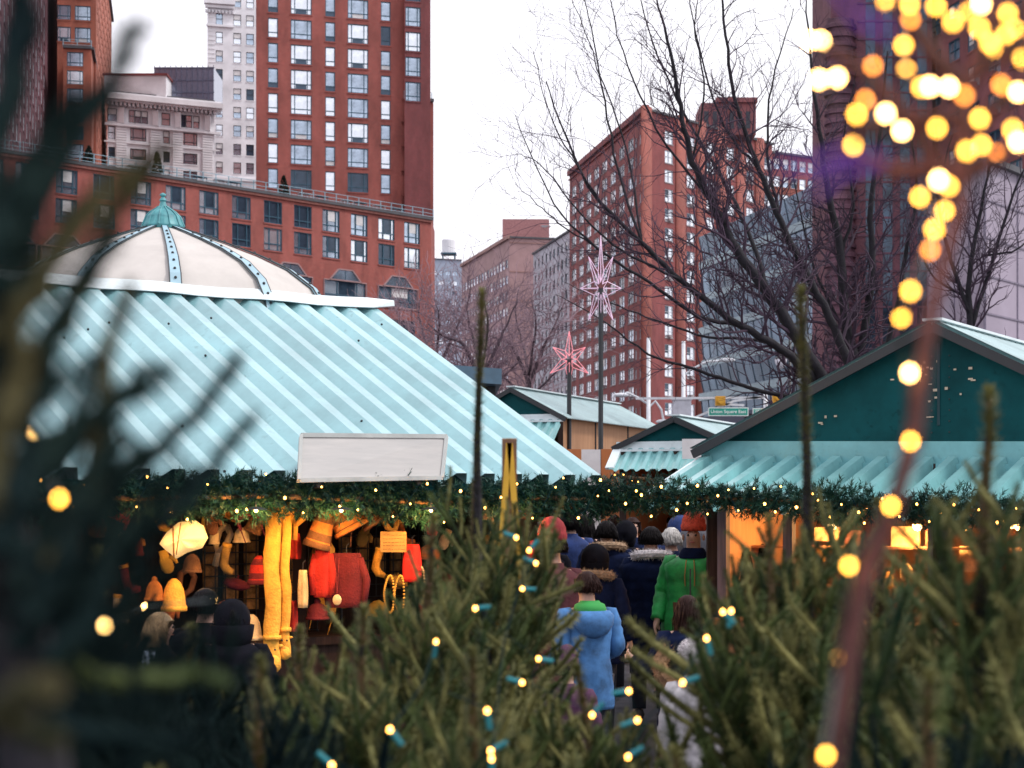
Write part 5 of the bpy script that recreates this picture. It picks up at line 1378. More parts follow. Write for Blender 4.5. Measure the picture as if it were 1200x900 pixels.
    for sh_, el_, wr_ in handp:
        k_ = coatpuff * s; a_ = Vector(sh_); e_ = Vector(el_); w_ = Vector(wr_)
        path = [a_ + Vector((-.055 if a_.x > 0 else .055, 0, .0)) * s, a_ + Vector((0, 0, -.02)) * s]; rad_ = [.055 * k_, .080 * k_]
        for q in range(1, 9): path.append((a_ + Vector((0, 0, -.02)) * s).lerp(e_, q / 8)); rad_.append((.080 - .012 * q / 8) * k_ * (1 + .07 * math.sin(q * 2.6 + sd0)))
        for q in range(1, 9): path.append(e_.lerp(w_, q / 8)); rad_.append((.068 - .018 * q / 8) * k_ * (1 + .08 * math.sin(q * 2.3 + sd0)))
        cm.tube(path, rad_, 14)
    cm.build('coat', [coat], root, True)
    if fur:
        m = MB(); c_ = Vector((0, lean - .05, 1.475)) * s; fur_ring(m, c_, .155 * s, .11 * s, -.02 * s, .058 * s, math.pi * .93, math.pi * 2.07, 18, -.0); m.build('fur_trim', [fur], root)
        m = MB(); m.ball(Vector((0, lean - .115, 1.40)) * s, .12 * s, 12, sc=(1.05, .5, .75)); m.build('hood', [coat], root, True)
    if hood:
        m = MB(); rr_ = []
        for y_, r_, z_ in ((.075, .118, -.01), (.05, .128, .0), (-.02, .135, .0), (-.09, .115, -.02), (-.13, .07, -.04), (-.145, .01, -.05)):
            rr_.append([hc + Vector((r_ * .95 * math.cos(t), y_, z_ + r_ * 1.06 * math.sin(t))) * s for t in [2 * math.pi * j / 18 for j in range(18)]])
        m.rings(rr_, 0, False); m.lathe([(.09, -.16), (.11, -.10), (.12, -.03)], 16, hc / 1.0 + Vector((0, -.02 * s, 0)), cap=False)
        o = m.build('hood', [hood], root, True); md = o.modifiers.new('th', 'SOLIDIFY'); md.thickness = .008
    if hat == 'beanie':
        m = MB(); pr_ = [(.100, .02), (.108, .035), (.108, .075), (.102, .08), (.098, .12), (.080, .16), (.045, .195), (.012, .205)]
        rr_ = []
        for r_, z_ in pr_: rr_.append([hc + Vector((r_ * math.cos(t) * (1 + .02 * math.cos(t * 20)), r_ * 1.08 * math.sin(t) * (1 + .02 * math.cos(t * 20)) - .01, z_ + .022)) * s for t in [2 * math.pi * j / 60 for j in range(60)]])
        m.rings(rr_); m.build('beanie', [extra or beanie_r], root, True)
    if hat == 'fluffy':
        m = MB(); m.ball(hc + Vector((0, -.01, .06)) * s, .12 * s, 14, sc=(1, 1.05, .85))
        for k in range(1500):
            d = rnd3().normalized()
            if d.z < -.35: continue
            p_ = hc + Vector((0, -.01, .06)) * s + Vector((d.x, d.y * 1.05, d.z * .85)) * .118 * s; t_ = (d + rnd3(.5)).normalized() * .022; s_ = t_.cross(rnd3()).normalized() * .003; i0 = len(m.v); m.v += [p_ - s_, p_ + s_, p_ + t_]; m.f.append((i0, i0 + 1, i0 + 2)); m.m.append(0)
        m.build('fluffy_hat', [extra or fur_w], root)
    return root, hc, s

PI = math.pi
def topY(py, Y): return CZ - (py - 600) / F * Y       # head top height for an image row
# main figures
person('person in a long navy parka with white fur trim seen from behind, mid gap', 763, 16.0, topY(617, 16), 0.03, navy, .62, hair_dk, fur=fur_w, wide=1.12, coatpuff=1.12)
def hoodie_extra(root, hc, s):
    m = MB(); c_ = Vector((0, -.02, 1.455)) * s
    m.rings([[c_ + Vector((r_ * math.cos(t), r_ * .85 * math.sin(t), z_)) * s for t in [2 * PI * j / 20 for j in range(20)]] for r_, z_ in ((.12, -.05), (.135, -.01), (.12, .03), (.085, .045), (.075, .06))], 0, False); m.build('inner_collar', [greenhood], root, True)
    m = MB(); rr_ = []
    for r_, z_, y_ in ((.16, -.02, -.03), (.185, -.06, -.06), (.165, -.13, -.09), (.11, -.20, -.10), (.03, -.235, -.09)):
        rr_.append([c_ + Vector((r_ * math.cos(t) * (1 + .05 * math.sin(3 * t)), y_ + r_ * .65 * math.sin(t), z_)) * s for t in [2 * PI * j / 20 for j in range(20)]])
    m.rings(rr_, 0, True); m.build('hood', [bluehd], root, True)
r_, hc_, s_ = person('child with dark brown hair in a pale blue hoodie with green collar, back turned', 690, 11.8, topY(670, 11.8), 0.35, bluehd, .66, hair_br, arms=((-.05, .12, -.1), (-.05, .12, -.1)), lean=.03, wide=.86)
hoodie_extra(r_, hc_, s_)
person('person with a black hood up and tan fur collar beside the long parka', 697, 14.4, topY(640, 14.4), -.25, navy, .70, hair_dk, .06, fur=fur_t, hood=blackc, coatpuff=1.05)
person('person in dark navy with a wide tan fur hood trim, behind the black hood', 711, 18.0, topY(610, 18), .1, navy, .70, hair_dk, .02, fur=fur_t, wide=1.1, coatpuff=1.1)
rg, hg, sg_ = person('person facing the camera in a bright green raincoat and orange red beanie', 813, 15.4, topY(612, 15.4), PI - .25, greenj, .78, None, hat='beanie', skin=skin_m, arms=((.0, .22, .05), (.1, .05, -.30)), wide=1.05, coatpuff=1.1)
m = MB(); m.rings([[hg + Vector((r_ * math.cos(t), r_ * .9 * math.sin(t) + .01, z_)) * sg_ for t in [2 * PI * j / 18 for j in range(18)]] for r_, z_ in ((.13, -.19), (.12, -.15), (.10, -.115), (.085, -.10))], 0, False); m.build('scarf', [navy], rg, True)
m = MB()
for x_ in (-.03, .035): m.tube([hg + Vector((x_, .17, -.2)) * sg_, hg + Vector((x_ * 1.3, .19, -.33)) * sg_, hg + Vector((x_ * 1.2, .185, -.42)) * sg_], .005, 5)
m.build('drawstring', [mat('ochre_cord', (.4, .2, .05), .7)], rg)
m = MB(); m.beam((0.002, .178, 1.35 * sg_), (.002, .2, .85 * sg_), .012, .012); m.build('zip', [black_metal], rg)
rw, hw_, sw = person('woman with long dark brown hair and a brown fur trimmed sleeve, near the bottom right', 806, 11.0, topY(698, 11), .15, navy, .55, hair_br, .17, coatpuff=1.05, arms=((.3, .1, .1), (.05, .0, -.3)))
m = MB(); q0 = Vector((-.26, -.06, 1.36)) * sw
for i in range(8):
    pass
cpth = [Vector((-.20, -.12, 1.30)) * sw, Vector((-.27, -.14, 1.22)) * sw, Vector((-.25, -.16, 1.12)) * sw, Vector((-.17, -.17, 1.03)) * sw, Vector((-.08, -.18, .98)) * sw]
m.tube(cpth, .05, 8)
for i in range(4):
    for k in range(240):
        p_ = cpth[i].lerp(cpth[i + 1], random.random()); d = rnd3().normalized(); q_ = p_ + d * .045; t_ = (d + rnd3(.4)).normalized() * random.uniform(.015, .03); s2 = t_.cross(rnd3()).normalized() * .003; i0 = len(m.v); m.v += [q_ - s2, q_ + s2, q_ + t_]; m.f.append((i0, i0 + 1, i0 + 2)); m.m.append(0)
m.build('fur_trim', [fur_br], rw)
person('small child in a fluffy white hat at the lower right of the crowd', 815, 9.4, topY(757, 9.4), .4, whitec, .35, None, hat='fluffy', wide=1.15, coatpuff=1.1)
person('child in a plum knitted hat low beside the blue hoodie', 664, 9.8, topY(770, 9.8), -.2, purplec, .4, hair_dk, hat='beanie', extra=purplec)
person('person in a dark red coat left of the crowd behind the near firs', 648, 13.2, topY(622, 13.2), .6, redc, .6, hair_dk, hat='beanie', extra=mat('crimson_knit', (.22, .015, .02), .9, .15, 30), coatpuff=1.05)
# people further back
back = [
 ('person in a royal blue coat with dark hair left of the tan fur hood', 668, 20, 598, .3, tealc, hair_dk, .05, None, None),
 ('person in a dark coat with long black hair behind the tan fur hood', 686, 21.5, 603, -.3, blackc, hair_dk, .16, None, None),
 ('person in navy facing the camera just behind the parka wearer', 741, 22, 606, PI + .2, navy, hair_br, .04, None, None),
 ('tall pale haired person turning behind the green raincoat', 828, 19, 584, PI - .5, greyc, hair_gr, .06, None, None),
 ('person in royal blue with a hood behind the green raincoat', 797, 19.5, 606, .2, tealc, None, 0, None, tealc),
 ('person in a white quilted coat and pale hair right of the crowd', 903, 17, 602, -.4, whitec, hair_gr, .05, None, None),
 ('person in a tan woollen hat between the green coat and the white coat', 880, 20, 610, PI, tanc, None, 0, 'beanie', None),
 ('person in a dark grey coat at the back near the right stall post', 858, 21, 607, .1, greyc, hair_dk, 0, None, None),
 ('person in a black puffer coat with brown hair left of the red knit hat', 634, 16, 612, .3, blackc, hair_br, .04, None, None),
 ('person in a black hood between the royal blue coat and the parka', 733, 19.5, 612, -.2, blackc, None, 0, None, blackc),
 ('person in a dark navy coat with grey hair just right of the parka', 787, 18, 618, .2, navy, hair_gr, .03, None, None),
 ('person in black directly behind the green raincoat on its right', 846, 16.5, 622, -.3, blackc, hair_dk, .06, None, None),
 ('person with long brown hair in black by the right stall counter', 868, 15.5, 640, .4, blackc, hair_br, .14, None, None),
 ('person in a charcoal coat at the counter left of the white coat', 888, 15.8, 636, -.5, greyc, hair_dk, .05, None, None),
 ('distant person in black at the back of the gap behind the dark haired one', 720, 25, 604, .0, blackc, hair_br, 0, None, None),
 ('distant person in a dark red jacket at the far end of the gap', 781, 26, 606, PI, redc, hair_dk, .08, None, None),
]
for lb, px, Y, py, fc, ct, hr, hl, ht_, hd in back:
    person(lb, px, Y, topY(py, Y), fc, ct, .75, hr, hl, hat=ht_, hood=hd, extra=tanc if ht_ else None)
# shoppers in front of the left stall
person('shopper in a black hooded jacket seen from behind at the left stall', 272, 9.6, topY(706, 9.6), .2, blackc, .6, hair_dk, hood=blackc, group='shoppers at the left stall', wide=1.1)
person('shopper in a very dark jacket left of the yellow scarves', 240, 10.3, topY(690, 10.3), -.3, blackc, .6, hair_dk, .02, group='shoppers at the left stall', wide=1.1)
rp_, hp_, sp_ = person('blond shopper facing right at the left stall looking at a phone', 186, 9.9, topY(718, 9.9), -1.2, blackc, .6, hair_bl, .10, group='shoppers at the left stall', arms=((.0, .25, .1), (.0, .25, .1)))
ph = MB(); ph.box(-.036, .036, -.005, .005, -.07, .07); ph.box(-.032, .032, -.0065, -.005, -.062, .062, 1)
o = ph.build('phone', [black_metal, mat('phone_screen', (.3, .35, .4), .2, 0, emit=(.6, .75, 1), estr=.8)], loc=P(173, 775, 9.75), rot=(.3, .1, .3)); tag(o, 'small lit phone held by the blond shopper', 'phone')

# ------------------------------------------------------------------ goods and lamps of the left stall
warm = (1, .48, .13)
def lamp(label, p, e, r=.05, cord=.25, grp='hanging lamps inside the stalls', col=warm):
    rt = thing('hanging_lamp', label, 'lamp', p, group=grp)
    m = MB(); m.tube([(0, 0, cord), (0, 0, r)], .004, 5); m.build('cable', [black_metal], rt)
    m = MB(); m.lathe([(.012, r * 1.3), (.03, r * 1.2), (.075, r * .4), (.085, r * .2)], 14, cap=False); m.build('lamp_shade', [black_metal], rt)
    m = MB(); m.ball((0, 0, 0), r * .7, 10); m.build('bulb', [lamp_glow], rt, True)
    ld = bpy.data.lights.new('lamp_light', 'POINT'); ld.energy = e; ld.color = col; ld.shadow_soft_size = .06; lo = bpy.data.objects.new('lamp_light', ld); C.objects.link(lo); lo.parent = rt; lo.location = (0, 0, -r * 1.3)
    return rt
G = lambda px, py, s_off=0: None
def sp(px, d):     # point at depth d behind the eave line of the left stall on image column px
    r = (px - 600) / F; s = (Pc.x - r * Pc.y - n3.x * -0 + d * (n3.x - r * n3.y)) / (e3.x - r * e3.y)
    return s
def SP(px, py, d):
    s = sp(px, d); p = q3(s, d, 0); p.z = CZ + (600 - py) / F * p.y; return p
def SPx(px, py, d): return SP(px, py, d)
for px, py, d, e in ((200, 594, -.22, 13), (300, 592, -.22, 16), (400, 592, -.22, 16), (505, 592, -.22, 13), (600, 594, -.22, 8)):
    lamp('lamp hanging under the garland of the left stall near picture column %s' % {200: 'of the cream lampshade', 300: 'of the yellow scarves', 400: 'of the red sweater', 505: 'of the red stocking', 600: 'of the stall corner'}[px], SP(px, py + 6, d), e * 1.15, .018, .06)
knit = lambda nm, c, c2=None: mat(nm, c, .95, .12, 12, bump=.5, bscale=60, col2=c2)
yk = knit('yellow_plush', (.80, .42, .06)); ck = knit('cream_plush', (.78, .58, .30)); rk = knit('red_wool', (.55, .03, .02)); bk = knit('burgundy_wool', (.16, .015, .02)); ok = knit('orange_wool', (.7, .25, .05)); brk = knit('brown_wool', (.22, .10, .04))
def item(name, label, cat, p, grp='knitted goods hanging in the left stall'): return thing(name, label, cat, p, group=grp)
# grid racks with pale backing
for (x0, x1, y0, y1, d, lb) in ((240, 312, 620, 745, 1.5, 'black wire grid rack behind the yellow scarves, left part'), (318, 372, 640, 740, 1.45, 'black wire grid rack to the right of the yellow scarves'), (400, 500, 600, 700, 1.6, 'black wire grid rack behind the cardboard notice')):
    a_ = SP(x0, y1, d); b_ = SP(x1, y1, d); t_ = SP(x0, y0, d); rt = item('grid_rack', lb, 'rack', a_, 'wire racks in the left stall')
    ex = b_ - a_; ex.z = 0; ez = Vector((0, 0, t_.z - a_.z)); m = MB(); nx = max(3, int(ex.length / .075)); nz_ = max(3, int(ez.z / .09))
    for i in range(nx + 1): m.tube([ex * i / nx, ex * i / nx + ez], .005, 4)
    for i in range(nz_ + 1): m.tube([ez * i / nz_, ex + ez * i / nz_], .005, 4)
    for f_ in (0, 1): m.tube([ex * f_, ex * f_ - Vector((0, 0, a_.z))], .012, 6)
    m.build('wire_grid', [black_metal], rt)
    m = MB(); q_ = n3 * .06
    for i in range(nx // 2):
        w0 = ex * (2 * i + .2) / nx; w1 = ex * (2 * i + 1.6) / nx; z0_ = ez * random.uniform(.0, .4); z1_ = ez * random.uniform(.55, 1)
        m.rings([[w0 + q_ + z0_, w1 + q_ + z0_, w1 + q_ * 1.4 + z0_, w0 + q_ * 1.4 + z0_], [w0 + q_ + z1_, w1 + q_ + z1_, w1 + q_ * 1.4 + z1_, w0 + q_ * 1.4 + z1_]])
    m.build('folded_cloth', [mat('dull_ochre_cloth', (.34, .19, .07), .9, .4, 9)], rt)
# long yellow animal scarves
def animal_scarf(px, y0, y1, lb, wpx=20, mt=yk):
    p = SP(px, y0, .25); s_ = p.y / F; rt = item('animal_scarf', lb, 'scarf', p); L = (y1 - y0) * s_; w_ = wpx * s_ / 2
    m = MB(); rr_ = []
    for i in range(16):
        z = -L * i / 15; k = 1 + .06 * math.sin(i * 1.9); rr_.append([Vector((w_ * k * math.cos(t) + .008 * math.sin(i * .9), w_ * .6 * math.sin(t) * (1 + .1 * math.sin(t * 3 + i)), z)) for t in [2 * PI * j / 12 for j in range(12)]])
    m.rings(rr_); m.build('tail', [mt], rt, True)
    m = MB(); m.lathe([(w_ * 1.1, 0), (w_ * 1.16, .015), (w_ * 1.1, .03)], 14, (0, 0, -L * .82)); m.build('pocket_hem', [mt], rt, True)
    m = MB(); m.ball((0, -.02, -L + .03), w_ * 1.15, 10, sc=(1, .8, 1.1)); m.build('paw', [mt], rt, True)
    for sx in (-1, 1):
        m = MB(); m.ball((sx * w_ * .45, -w_ * .8, -L * .88), .008, 6); m.build('button_eye', [black_metal], rt, True)
        m = MB(); m.ball((sx * w_ * 1.0, 0, -L * .86), w_ * .4, 8, sc=(1, .4, .6)); m.build('ear', [mt], rt, True)
    m = MB(); m.ball((0, -w_ * .9, -L * .94), w_ * .5, 8, sc=(1, .6, .7)); m.build('snout', [ok], rt, True)
    return rt, w_, s_
rt, w_, s_ = animal_scarf(319, 598, 783, 'longer yellow plush animal scarf hanging at the left stall', 19)
rt2_, _, _ = animal_scarf(334, 604, 770, 'shorter yellow plush animal scarf just right of the longer one', 13)
p = SP(330, 594, .2); rt = item('animal_hat', 'yellow plush animal hat with orange beak above the long scarves', 'hat', p)
m = MB(); m.ball((0, 0, 0), .085, 14, sc=(1.2, 1, .85)); m.build('crown', [yk], rt, True)
m = MB(); m.lathe([(.001, .09), (.02, .05), (.032, 0)], 10); m.v = [Vector((v.x - .03, -v.z - .05, v.y * .6 - .01)) for v in m.v]; m.build('beak', [ok], rt, True)
for sx in (-1, 1): m = MB(); m.ball((sx * .035, -.08, .025), .012, 8); m.build('button_eye', [black_metal], rt, True)
# cream cloth lantern
p = SP(213, 632, .15); rt = item('cloth_lantern', 'large glowing cream cloth lantern shaped like a folded hat, left stall', 'lantern', p, None)

m = MB(); cs = [(-.15, -.03), (-.10, .05), (-.02, .115), (.08, .13), (.14, .09), (.17, .01), (.13, -.06), (.03, -.09), (-.04, -.13), (-.10, -.08)]
ctr = Vector((.01, 0, 0)); n_ = 40; rr_ = []
for k_, y_ in ((1.0, 0), (.93, -.045), (.7, -.08), (.35, -.10), (.02, -.105)):
    ring = []
    for j in range(n_):
        t = j / n_ * len(cs); i = int(t); a_ = Vector((cs[i][0], 0, cs[i][1])); b_ = Vector((cs[(i + 1) % len(cs)][0], 0, cs[(i + 1) % len(cs)][1])); q_ = a_.lerp(b_, t - i)
        ring.append(ctr + (q_ - ctr) * k_ + Vector((0, y_ + .018 * math.sin(q_.x * 60) * (1 - abs(k_ - .6)), 0)))
    rr_.append(ring)
back_r = [Vector((v.x, .05, v.z)) for v in rr_[0]]
m.rings([back_r] + rr_); m.build('shade', [mat('glowing_cream_cloth', (.75, .55, .28), .8, .1, 10, emit=(1, .62, .22), estr=.55)], rt, True)
m = MB(); m.tube([(0, 0, .12), (0, 0, .3)], .003, 4); m.build('cord', [black_metal], rt)
m = MB(); m.tube([(-.045, -.075, .09), (-.035, -.115, 0), (-.04, -.07, -.12)], .006, 5); m.tube([(.01, -.09, .11), (.0, -.125, 0), (-.02, -.09, -.10)], .004, 5); m.build('seam', [mat('brown_seam', (.3, .14, .05), .8)], rt)
def bell_hat(px, py, wpx, hpx, lb, mt, d=.5, pom=False, stripes=None, rot=0):
    p = SP(px, py, d); s_ = p.y / F; w_ = wpx * s_ / 2; h_ = hpx * s_; rt = item('knitted_hat', lb, 'hat', p); rt.rotation_euler = (0, rot, 0)
    mm = [mt, stripes or mt]; m = MB(); pr = [(w_, -h_ / 2), (w_ * 1.05, -h_ * .42), (w_ * .98, -h_ * .3), (w_ * .93, -h_ * .1), (w_ * .8, h_ * .18), (w_ * .55, h_ * .38), (w_ * .2, h_ * .5)]
    m.lathe(pr, 20)
    if stripes: m.m = [(i // 20) % 2 for i in range(len(m.f))]
    m.build('knit', mm, rt, True)
    m = MB(); m.lathe([(w_ * 1.08, -h_ * .5), (w_ * 1.12, -h_ * .42), (w_ * 1.06, -h_ * .34)], 20); m.build('brim', [mt], rt, True)
    if pom: m = MB(); m.ball((0, 0, h_ * .55), w_ * .32, 10); m.build('pompom', [mt], rt, True)
    return rt
bell_hat(283, 627, 19, 18, 'small cream bell shaped hat high above the grid rack', ck)
bell_hat(251, 628, 12, 20, 'narrow cream hat left of the bell shaped one', ck, .6)
bell_hat(240, 611, 9, 18, 'tiny yellow hat under the garland by the cloth lantern', yk, .5)
bell_hat(304, 668, 26, 34, 'burgundy striped knitted hat at the left edge of the yellow scarves', bk, .45, stripes=rk)
bell_hat(295, 735, 24, 30, 'cream owl hat with a dark eye low beside the yellow scarves', ck, .4)
bell_hat(204, 697, 28, 38, 'fuzzy yellow cone hat below the cloth lantern', yk, .35)
bell_hat(181, 692, 22, 24, 'round orange fuzzy hat left of the yellow cone hat', ok, .4, pom=True)
bell_hat(377, 620, 30, 46, 'large grey brown knitted hat tilted under the garland', brk, .3, stripes=ok, rot=.3)
bell_hat(405, 607, 40, 34, 'orange and brown striped hat next to the tilted one', ok, .3, stripes=brk, rot=-.5)
bell_hat(430, 604, 24, 30, 'dark orange knitted hat right of the striped one', brk, .3, rot=-.6)
bell_hat(362, 592, 30, 16, 'flat brown hat hung close to the garland', brk, .3)
bell_hat(488, 604, 12, 12, 'tiny brass coloured bell hat under the garland', yk, .2)
bell_hat(372, 716, 26, 20, 'dark red fuzzy hat low beside the glove', bk, .4, pom=True)
bell_hat(130, 655, 10, 20, 'small orange hat at the dark left part of the stall', ok, .5)
bell_hat(160, 640, 16, 22, 'burgundy knitted hat in the dark left part of the stall', bk, .5)
bell_hat(225, 660, 22, 22, 'brown knitted hat right of the cloth lantern tip', brk, .5)
bell_hat(300, 612, 20, 26, 'brown ear flap hat next to the yellow animal hat', brk, .45, rot=.4)
bell_hat(275, 600, 22, 20, 'dark orange ear flap hat high beside the grid rack', ok, .5, rot=.5)
# many small knits in rows
cols_ = {'mustard': (.62, .34, .04), 'rust': (.42, .12, .03), 'ochre': (.45, .25, .05), 'wine': (.15, .015, .03), 'chestnut': (.16, .06, .025), 'cream': (.72, .56, .34), 'amber': (.75, .36, .05), 'crimson': (.42, .02, .03)}
kinds_ = ['mitten', 'beret', 'earflap hat', 'sock', 'collar scarf']
combos = [(c, k) for k in kinds_ for c in cols_]; random.seed(5); random.shuffle(combos); ci = 0
for row, (y_, d_) in enumerate(((606, .32), (628, .75), (652, .55), (684, .8), (716, .7), (742, .6))):
    for x_ in range(132 + row % 2 * 18, 640, 62 if row > 1 else 54):
        if ci >= len(combos) or 305 < x_ < 345: continue
        cn, kd = combos[ci]; ci += 1; px_ = x_ + random.uniform(-8, 8); py_ = y_ + random.uniform(-6, 6); p = SP(px_, py_, d_)
        rt = item('knitted_' + kd.replace(' ', '_'), cn + ' coloured wool ' + kd + ' hanging in the left stall', kd, p); mt = knit(cn + '_wool', cols_[cn]); rt.rotation_euler = (0, random.uniform(-.4, .4), random.uniform(-.5, .5)); m = MB()
        if kd == 'mitten':
            m.rings([[Vector((r_ * math.cos(t), r_ * .4 * math.sin(t), z_)) for t in [2 * PI * j / 12 for j in range(12)]] for r_, z_ in ((.03, .07), (.032, .03), (.045, 0), (.045, -.06), (.03, -.09), (.006, -.10))]); m.build('hand_part', [mt], rt, True); m = MB(); m.tube([(.03, 0, .01), (.06, 0, -.01), (.07, 0, -.045)], [.018, .017, .01], 8); m.build('thumb', [mt], rt, True)
        elif kd == 'beret':
            m.lathe([(.02, .05), (.09, .03), (.105, 0), (.07, -.02), (.055, -.03)], 18); m.build('crown', [mt], rt, True); m = MB(); m.lathe([(.004, .05), (.006, .075)], 6); m.build('tab', [mt], rt)
        elif kd == 'earflap hat':
            m.lathe([(.085, -.03), (.088, 0), (.075, .05), (.04, .085), (.005, .10)], 18); m.build('crown', [mt], rt, True)
            for sx in (-1, 1): m = MB(); m.rings([[Vector((sx * .078 + w_ * .0, w_ * math.cos(t), z_ + .0)) + Vector((math.sin(t) * .008, 0, 0)) for t in [2 * PI * j / 8 for j in range(8)]] for w_, z_ in ((.045, -.02), (.04, -.06), (.02, -.09), (.004, -.10))]); m.tube([(sx * .078, 0, -.10), (sx * .075, 0, -.19)], .004, 5); m.build('ear_flap', [mt], rt, True)
        elif kd == 'sock':
            m.tube([(0, 0, .10), (0, 0, 0), (.005, 0, -.05), (.04, 0, -.08), (.09, 0, -.085)], [.032, .03, .033, .032, .02], 10); m.build('leg_part', [mt], rt, True); m = MB(); m.lathe([(.034, .08), (.037, .09), (.034, .105)], 12); m.build('cuff', [yk], rt, True)
        else:
            m.tube([(0, 0, .10), (-.05, 0, .05), (-.04, -.02, -.05), (0, -.03, -.10), (.045, -.02, -.04), (.05, 0, .05), (0, 0, .10)], .024, 8); m.build('loop', [mt], rt, True); m = MB(); m.tube([(0, -.03, -.09), (.005, -.03, -.20)], [.02, .025], 8); m.build('tail', [mt], rt, True)
# folded knits
def drape(px, py, wpx, hpx, lb, mt, name='sweater', cat='sweater', d=.35, sleeves=True):
    p = SP(px, py, d); s_ = p.y / F; w_ = wpx * s_ / 2; h_ = hpx * s_ / 2; rt = item(name, lb, cat, p)
    m = MB(); rr_ = []
    for i in range(9):
        z = h_ - 2 * h_ * i / 8; k = .75 + .3 * math.sin(i / 8 * 2.4); rr_.append([Vector((w_ * k * math.cos(t), .05 * math.sin(t) * (1 + .3 * math.sin(4 * t)), z)) for t in [2 * PI * j / 16 for j in range(16)]])
    m.rings(rr_); m.build('front', [mt], rt, True)
    if sleeves:
        for sx in (-1, 1): m = MB(); m.tube([(sx * w_ * .7, 0, h_ * .8), (sx * w_ * 1.1, -.02, 0), (sx * w_ * .95, -.03, -h_ * .9)], [.03, .028, .022], 8); m.build('sleeve', [mt], rt, True)
    m = MB(); m.tube([(0, 0, h_), (0, .0, h_ + .05), (.02, 0, h_ + .07)], .004, 5); m.build('hanger_hook', [black_metal], rt)
    return rt
drape(378, 672, 22, 56, 'small bright red knitted top hanging left of the dark bag', rk)
drape(406, 680, 44, 64, 'dark burgundy sweater hanging in the middle of the left stall', bk, d=.3)
drape(483, 660, 22, 44, 'plain red felt stocking hanging right of the cardboard notice', mat('bright_red_felt', (.72, .02, .015), .9, .05), 'stocking', 'stocking', .15, False)
drape(355, 690, 12, 44, 'beige knitted glove hanging right of the yellow scarves', ck, 'glove', 'glove', .3, False)
drape(346, 640, 14, 30, 'narrow orange red scarf behind the grid rack', rk, 'scarf', 'scarf', .5, False)
drape(343, 722, 12, 36, 'short dark red scarf low right of the yellow scarves', rk, 'scarf', 'scarf', .4, False)
drape(598, 640, 14, 60, 'orange scarf hanging near the right end of the left stall', ok, 'scarf', 'scarf', .2, False)
drape(622, 655, 12, 44, 'bright red scarf at the corner post of the left stall', rk, 'scarf', 'scarf', .1, False)
drape(115, 610, 14, 40, 'dark orange knit in the shadowed left end of the stall', brk, d=.5)
# medallion, bead ropes, notice
p = SP(395, 703, .18); rt = item('medallion', 'round cream medallion hanging on a cord before the dark sweater', 'ornament', p, 'small ornaments in the left stall')
m = MB(); m.lathe([(.028, -.004), (.032, 0), (.028, .004)], 20); m.v = [Vector((v.x, v.z, v.y * 1.25)) for v in m.v]; m.build('disc', [ck], rt, True)
m = MB(); m.tube([(0, 0, .04), (-.012, 0, .3)], .002, 4); m.tube([(0, 0, .04), (.015, 0, .3)], .002, 4); m.build('cord', [mat('red_cord', (.3, .03, .03), .8)], rt)
for px, lb in ((456, 'left loop of yellow beads below the red stocking'), (468, 'right loop of yellow beads below the red stocking'), (492, 'short loop of cream beads right of the other bead loops')):
    p = SP(px, 690 if px < 480 else 680, .12); rt = item('bead_necklace', lb, 'necklace', p, 'bead loops in the left stall'); m = MB()
    for k in range(40):
        a = 2 * PI * k / 40; m.ball((.035 * math.sin(a), -.01, .13 * math.cos(a) - .04 + (.02 * math.sin(2 * a))), .009, 6)
    tag(m.build('beads', [yk if px < 480 else ck], rt, True), kind='stuff')
p = SP(461, 635, .12); rt = item('cardboard_notice', 'ochre cardboard notice with faint handwriting under the garland', 'notice', p, None)
m = MB(); m.box(-.095, .095, -.003, .003, -.075, .075); m.build('card', [mat('ochre_card', (.45, .25, .07), .8, .15, 10)], rt)
m = MB()
for r in range(5):
    x = -.075
    while x < .07:
        l_ = random.uniform(.01, .03); z = .05 - r * .026
        m.tube([(x, -.0045, z), (x + l_ * .4, -.0045, z + random.uniform(-.006, .006)), (x + l_, -.0045, z)], .0016, 3); x += l_ + .008
m.build('handwriting', [mat('ink', (.08, .04, .02), .8)], rt)

# yellow slatted frame peeking by the corner of the left stall
p = P(597, 600, 6.0); rt = thing('easel', 'narrow yellow wooden easel frame rising between the near fir tips', 'easel', Vector((p.x, 6.0, 0)))
yp = mat('yellow_paint', (.75, .42, .03), .5, .1)
for sx, a_ in ((-1, (585, 612)), (1, (608, 600))):
    m = MB(); m.beam(P(597, 514, 6) - rt.location, Vector((sx * .16, 0, .0)), .016, .02); m.build('leg', [yp], rt)
m = MB(); m.beam(P(597, 514, 6) - rt.location, Vector((0, .3, .0)), .05, .02); m.build('rear_leg', [mat('raw_wood', (.28, .15, .09), .8, .2, 8)], rt)
m = MB(); m.beam((-.14, 0, .5), (.14, 0, .5), .02, .03); m.build('crossbar', [yp], rt)

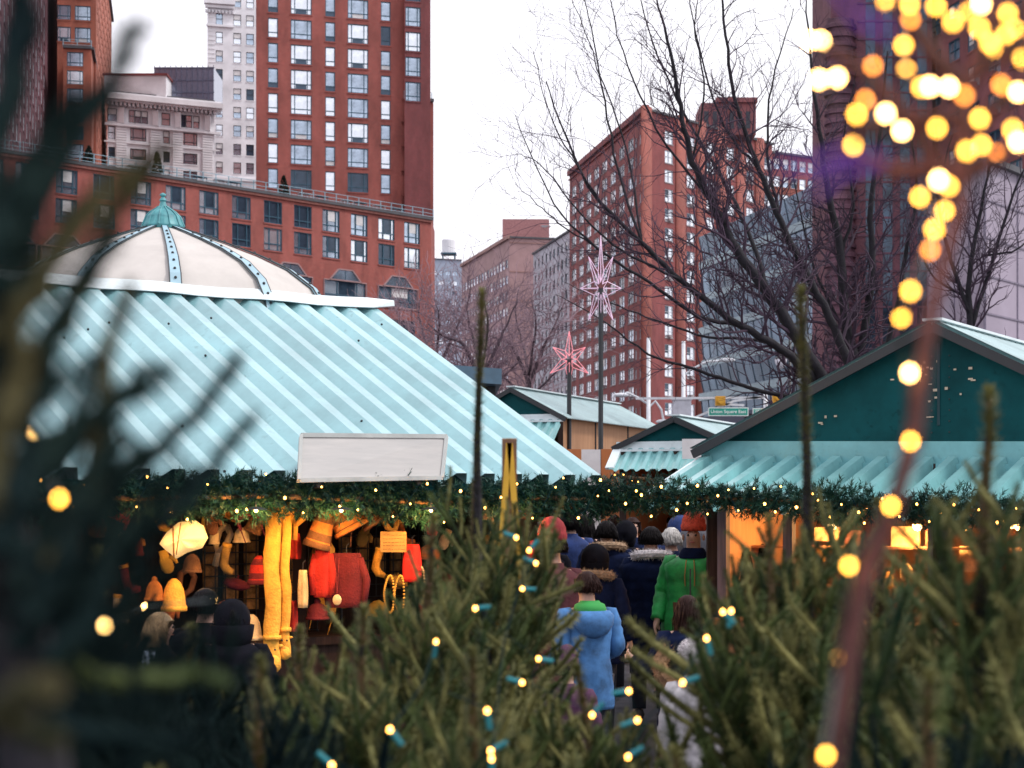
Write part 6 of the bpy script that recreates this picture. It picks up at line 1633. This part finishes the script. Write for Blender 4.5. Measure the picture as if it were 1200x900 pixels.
# ------------------------------------------------------------------ inside the right stall
def RP(w, g_, z): return Vector((glR[0].x, glR[0].y, 0)) + eR3 * w + gR3 * g_ + Vector((0, 0, z))
def rw_at(px, g_):
    r = (px - 600) / F; o_ = RP(0, g_, 0); return (r * o_.y - o_.x) / (eR3.x - r * eR3.y)
def RPx(px, py, g_):
    p = RP(rw_at(px, g_), g_, 0); p.z = CZ + (600 - py) / F * p.y; return p
for px, lb, e in ((975, 'lamp with warm glow hanging in the left bay of the right stall', 26), (1075, 'lamp with warm glow hanging in the middle bay of the right stall', 30), (1190, 'lamp with warm glow hanging at the right edge of the right stall', 18)):
    lamp(lb, RPx(px, 616, .7), e * 1.1, .06, .3, col=(1, .50, .16))
for px in (848, 925, 1095, 1108, 1160):
    m = MB(); p = RPx(px, 600, -.05); m.box(-.04, .04, -.04, .04, 0, 2.12)
    tag(m.build('stall_post', [mat('violet_grey_post', (.16, .13, .17), .7, .2, 4, stretch=(8, 8, .6))], loc=(p.x, p.y, 0), rot=(0, 0, -.55)),
        {848: 'grey post at the left corner of the right stall by the green raincoat', 925: 'post of the right stall just right of the white coat', 1095: 'left post of the pair in the middle of the right stall', 1108: 'right post of the pair in the middle of the right stall', 1160: 'brown post near the right edge of the right stall'}[px], 'post', 'posts of the right stall')
m = MB()
for k, (x0, x1, y0, y1) in enumerate(((955, 985, 618, 634), (990, 1010, 622, 640), (1045, 1078, 617, 640), (1085, 1092, 620, 660), (1125, 1150, 640, 670), (1170, 1195, 650, 662))):
    a_ = RPx(x0, y1, 1.0); b_ = RPx(x1, y0, 1.0); mbx = MB(); mbx.beam((0, 0, 0), (b_.x - a_.x, b_.y - a_.y, 0), .03, abs(b_.z - a_.z))
    o = mbx.build('picture_panel', [mat('warm_canvas_%s' % 'ab'[k % 2], ((.75, .5, .25), (.35, .10, .05))[k % 2], .7, .3, 8)], loc=(a_.x, a_.y, (a_.z + b_.z) / 2))
    tag(o, ('pale lit panel at the left in the right stall', 'dark red framed panel beside the pale left one', 'bright cream panel in the middle bay of the right stall', 'narrow dark panel near the paired posts', 'orange panel right of the paired posts', 'small red panel low at the right edge of the right stall')[k], 'panel', 'panels displayed in the right stall')
for k, (px, py) in enumerate(((1040, 690), (1062, 680), (1150, 655), (1175, 655), (960, 660), (1010, 668), (1188, 640))):
    p = RPx(px, py, .5); mt = [yk, ck, ok, rk][k % 4]; m = MB(); m.lathe([(.03, 0), (.05, .02), (.055, .09), (.03, .12), (.012, .14)], 12)
    tag(m.build('candle_jar', [mt], loc=p), ['yellow', 'cream', 'orange', 'red', 'pale yellow', 'tall cream', 'small orange'][k] + ' jar shaped ornament displayed in the right stall', 'ornament', 'ornaments on the right stall shelves')
for z in (1.22, 1.55):
    m = MB(); m.beam(RP(.1, .8, z), RP(3.8, .8, z), .2, .02); tag(m.build('shelf', [ply]), ('lower' if z < 1.4 else 'upper') + ' plywood shelf along the back of the right stall', 'shelf', 'shelves of the right stall')
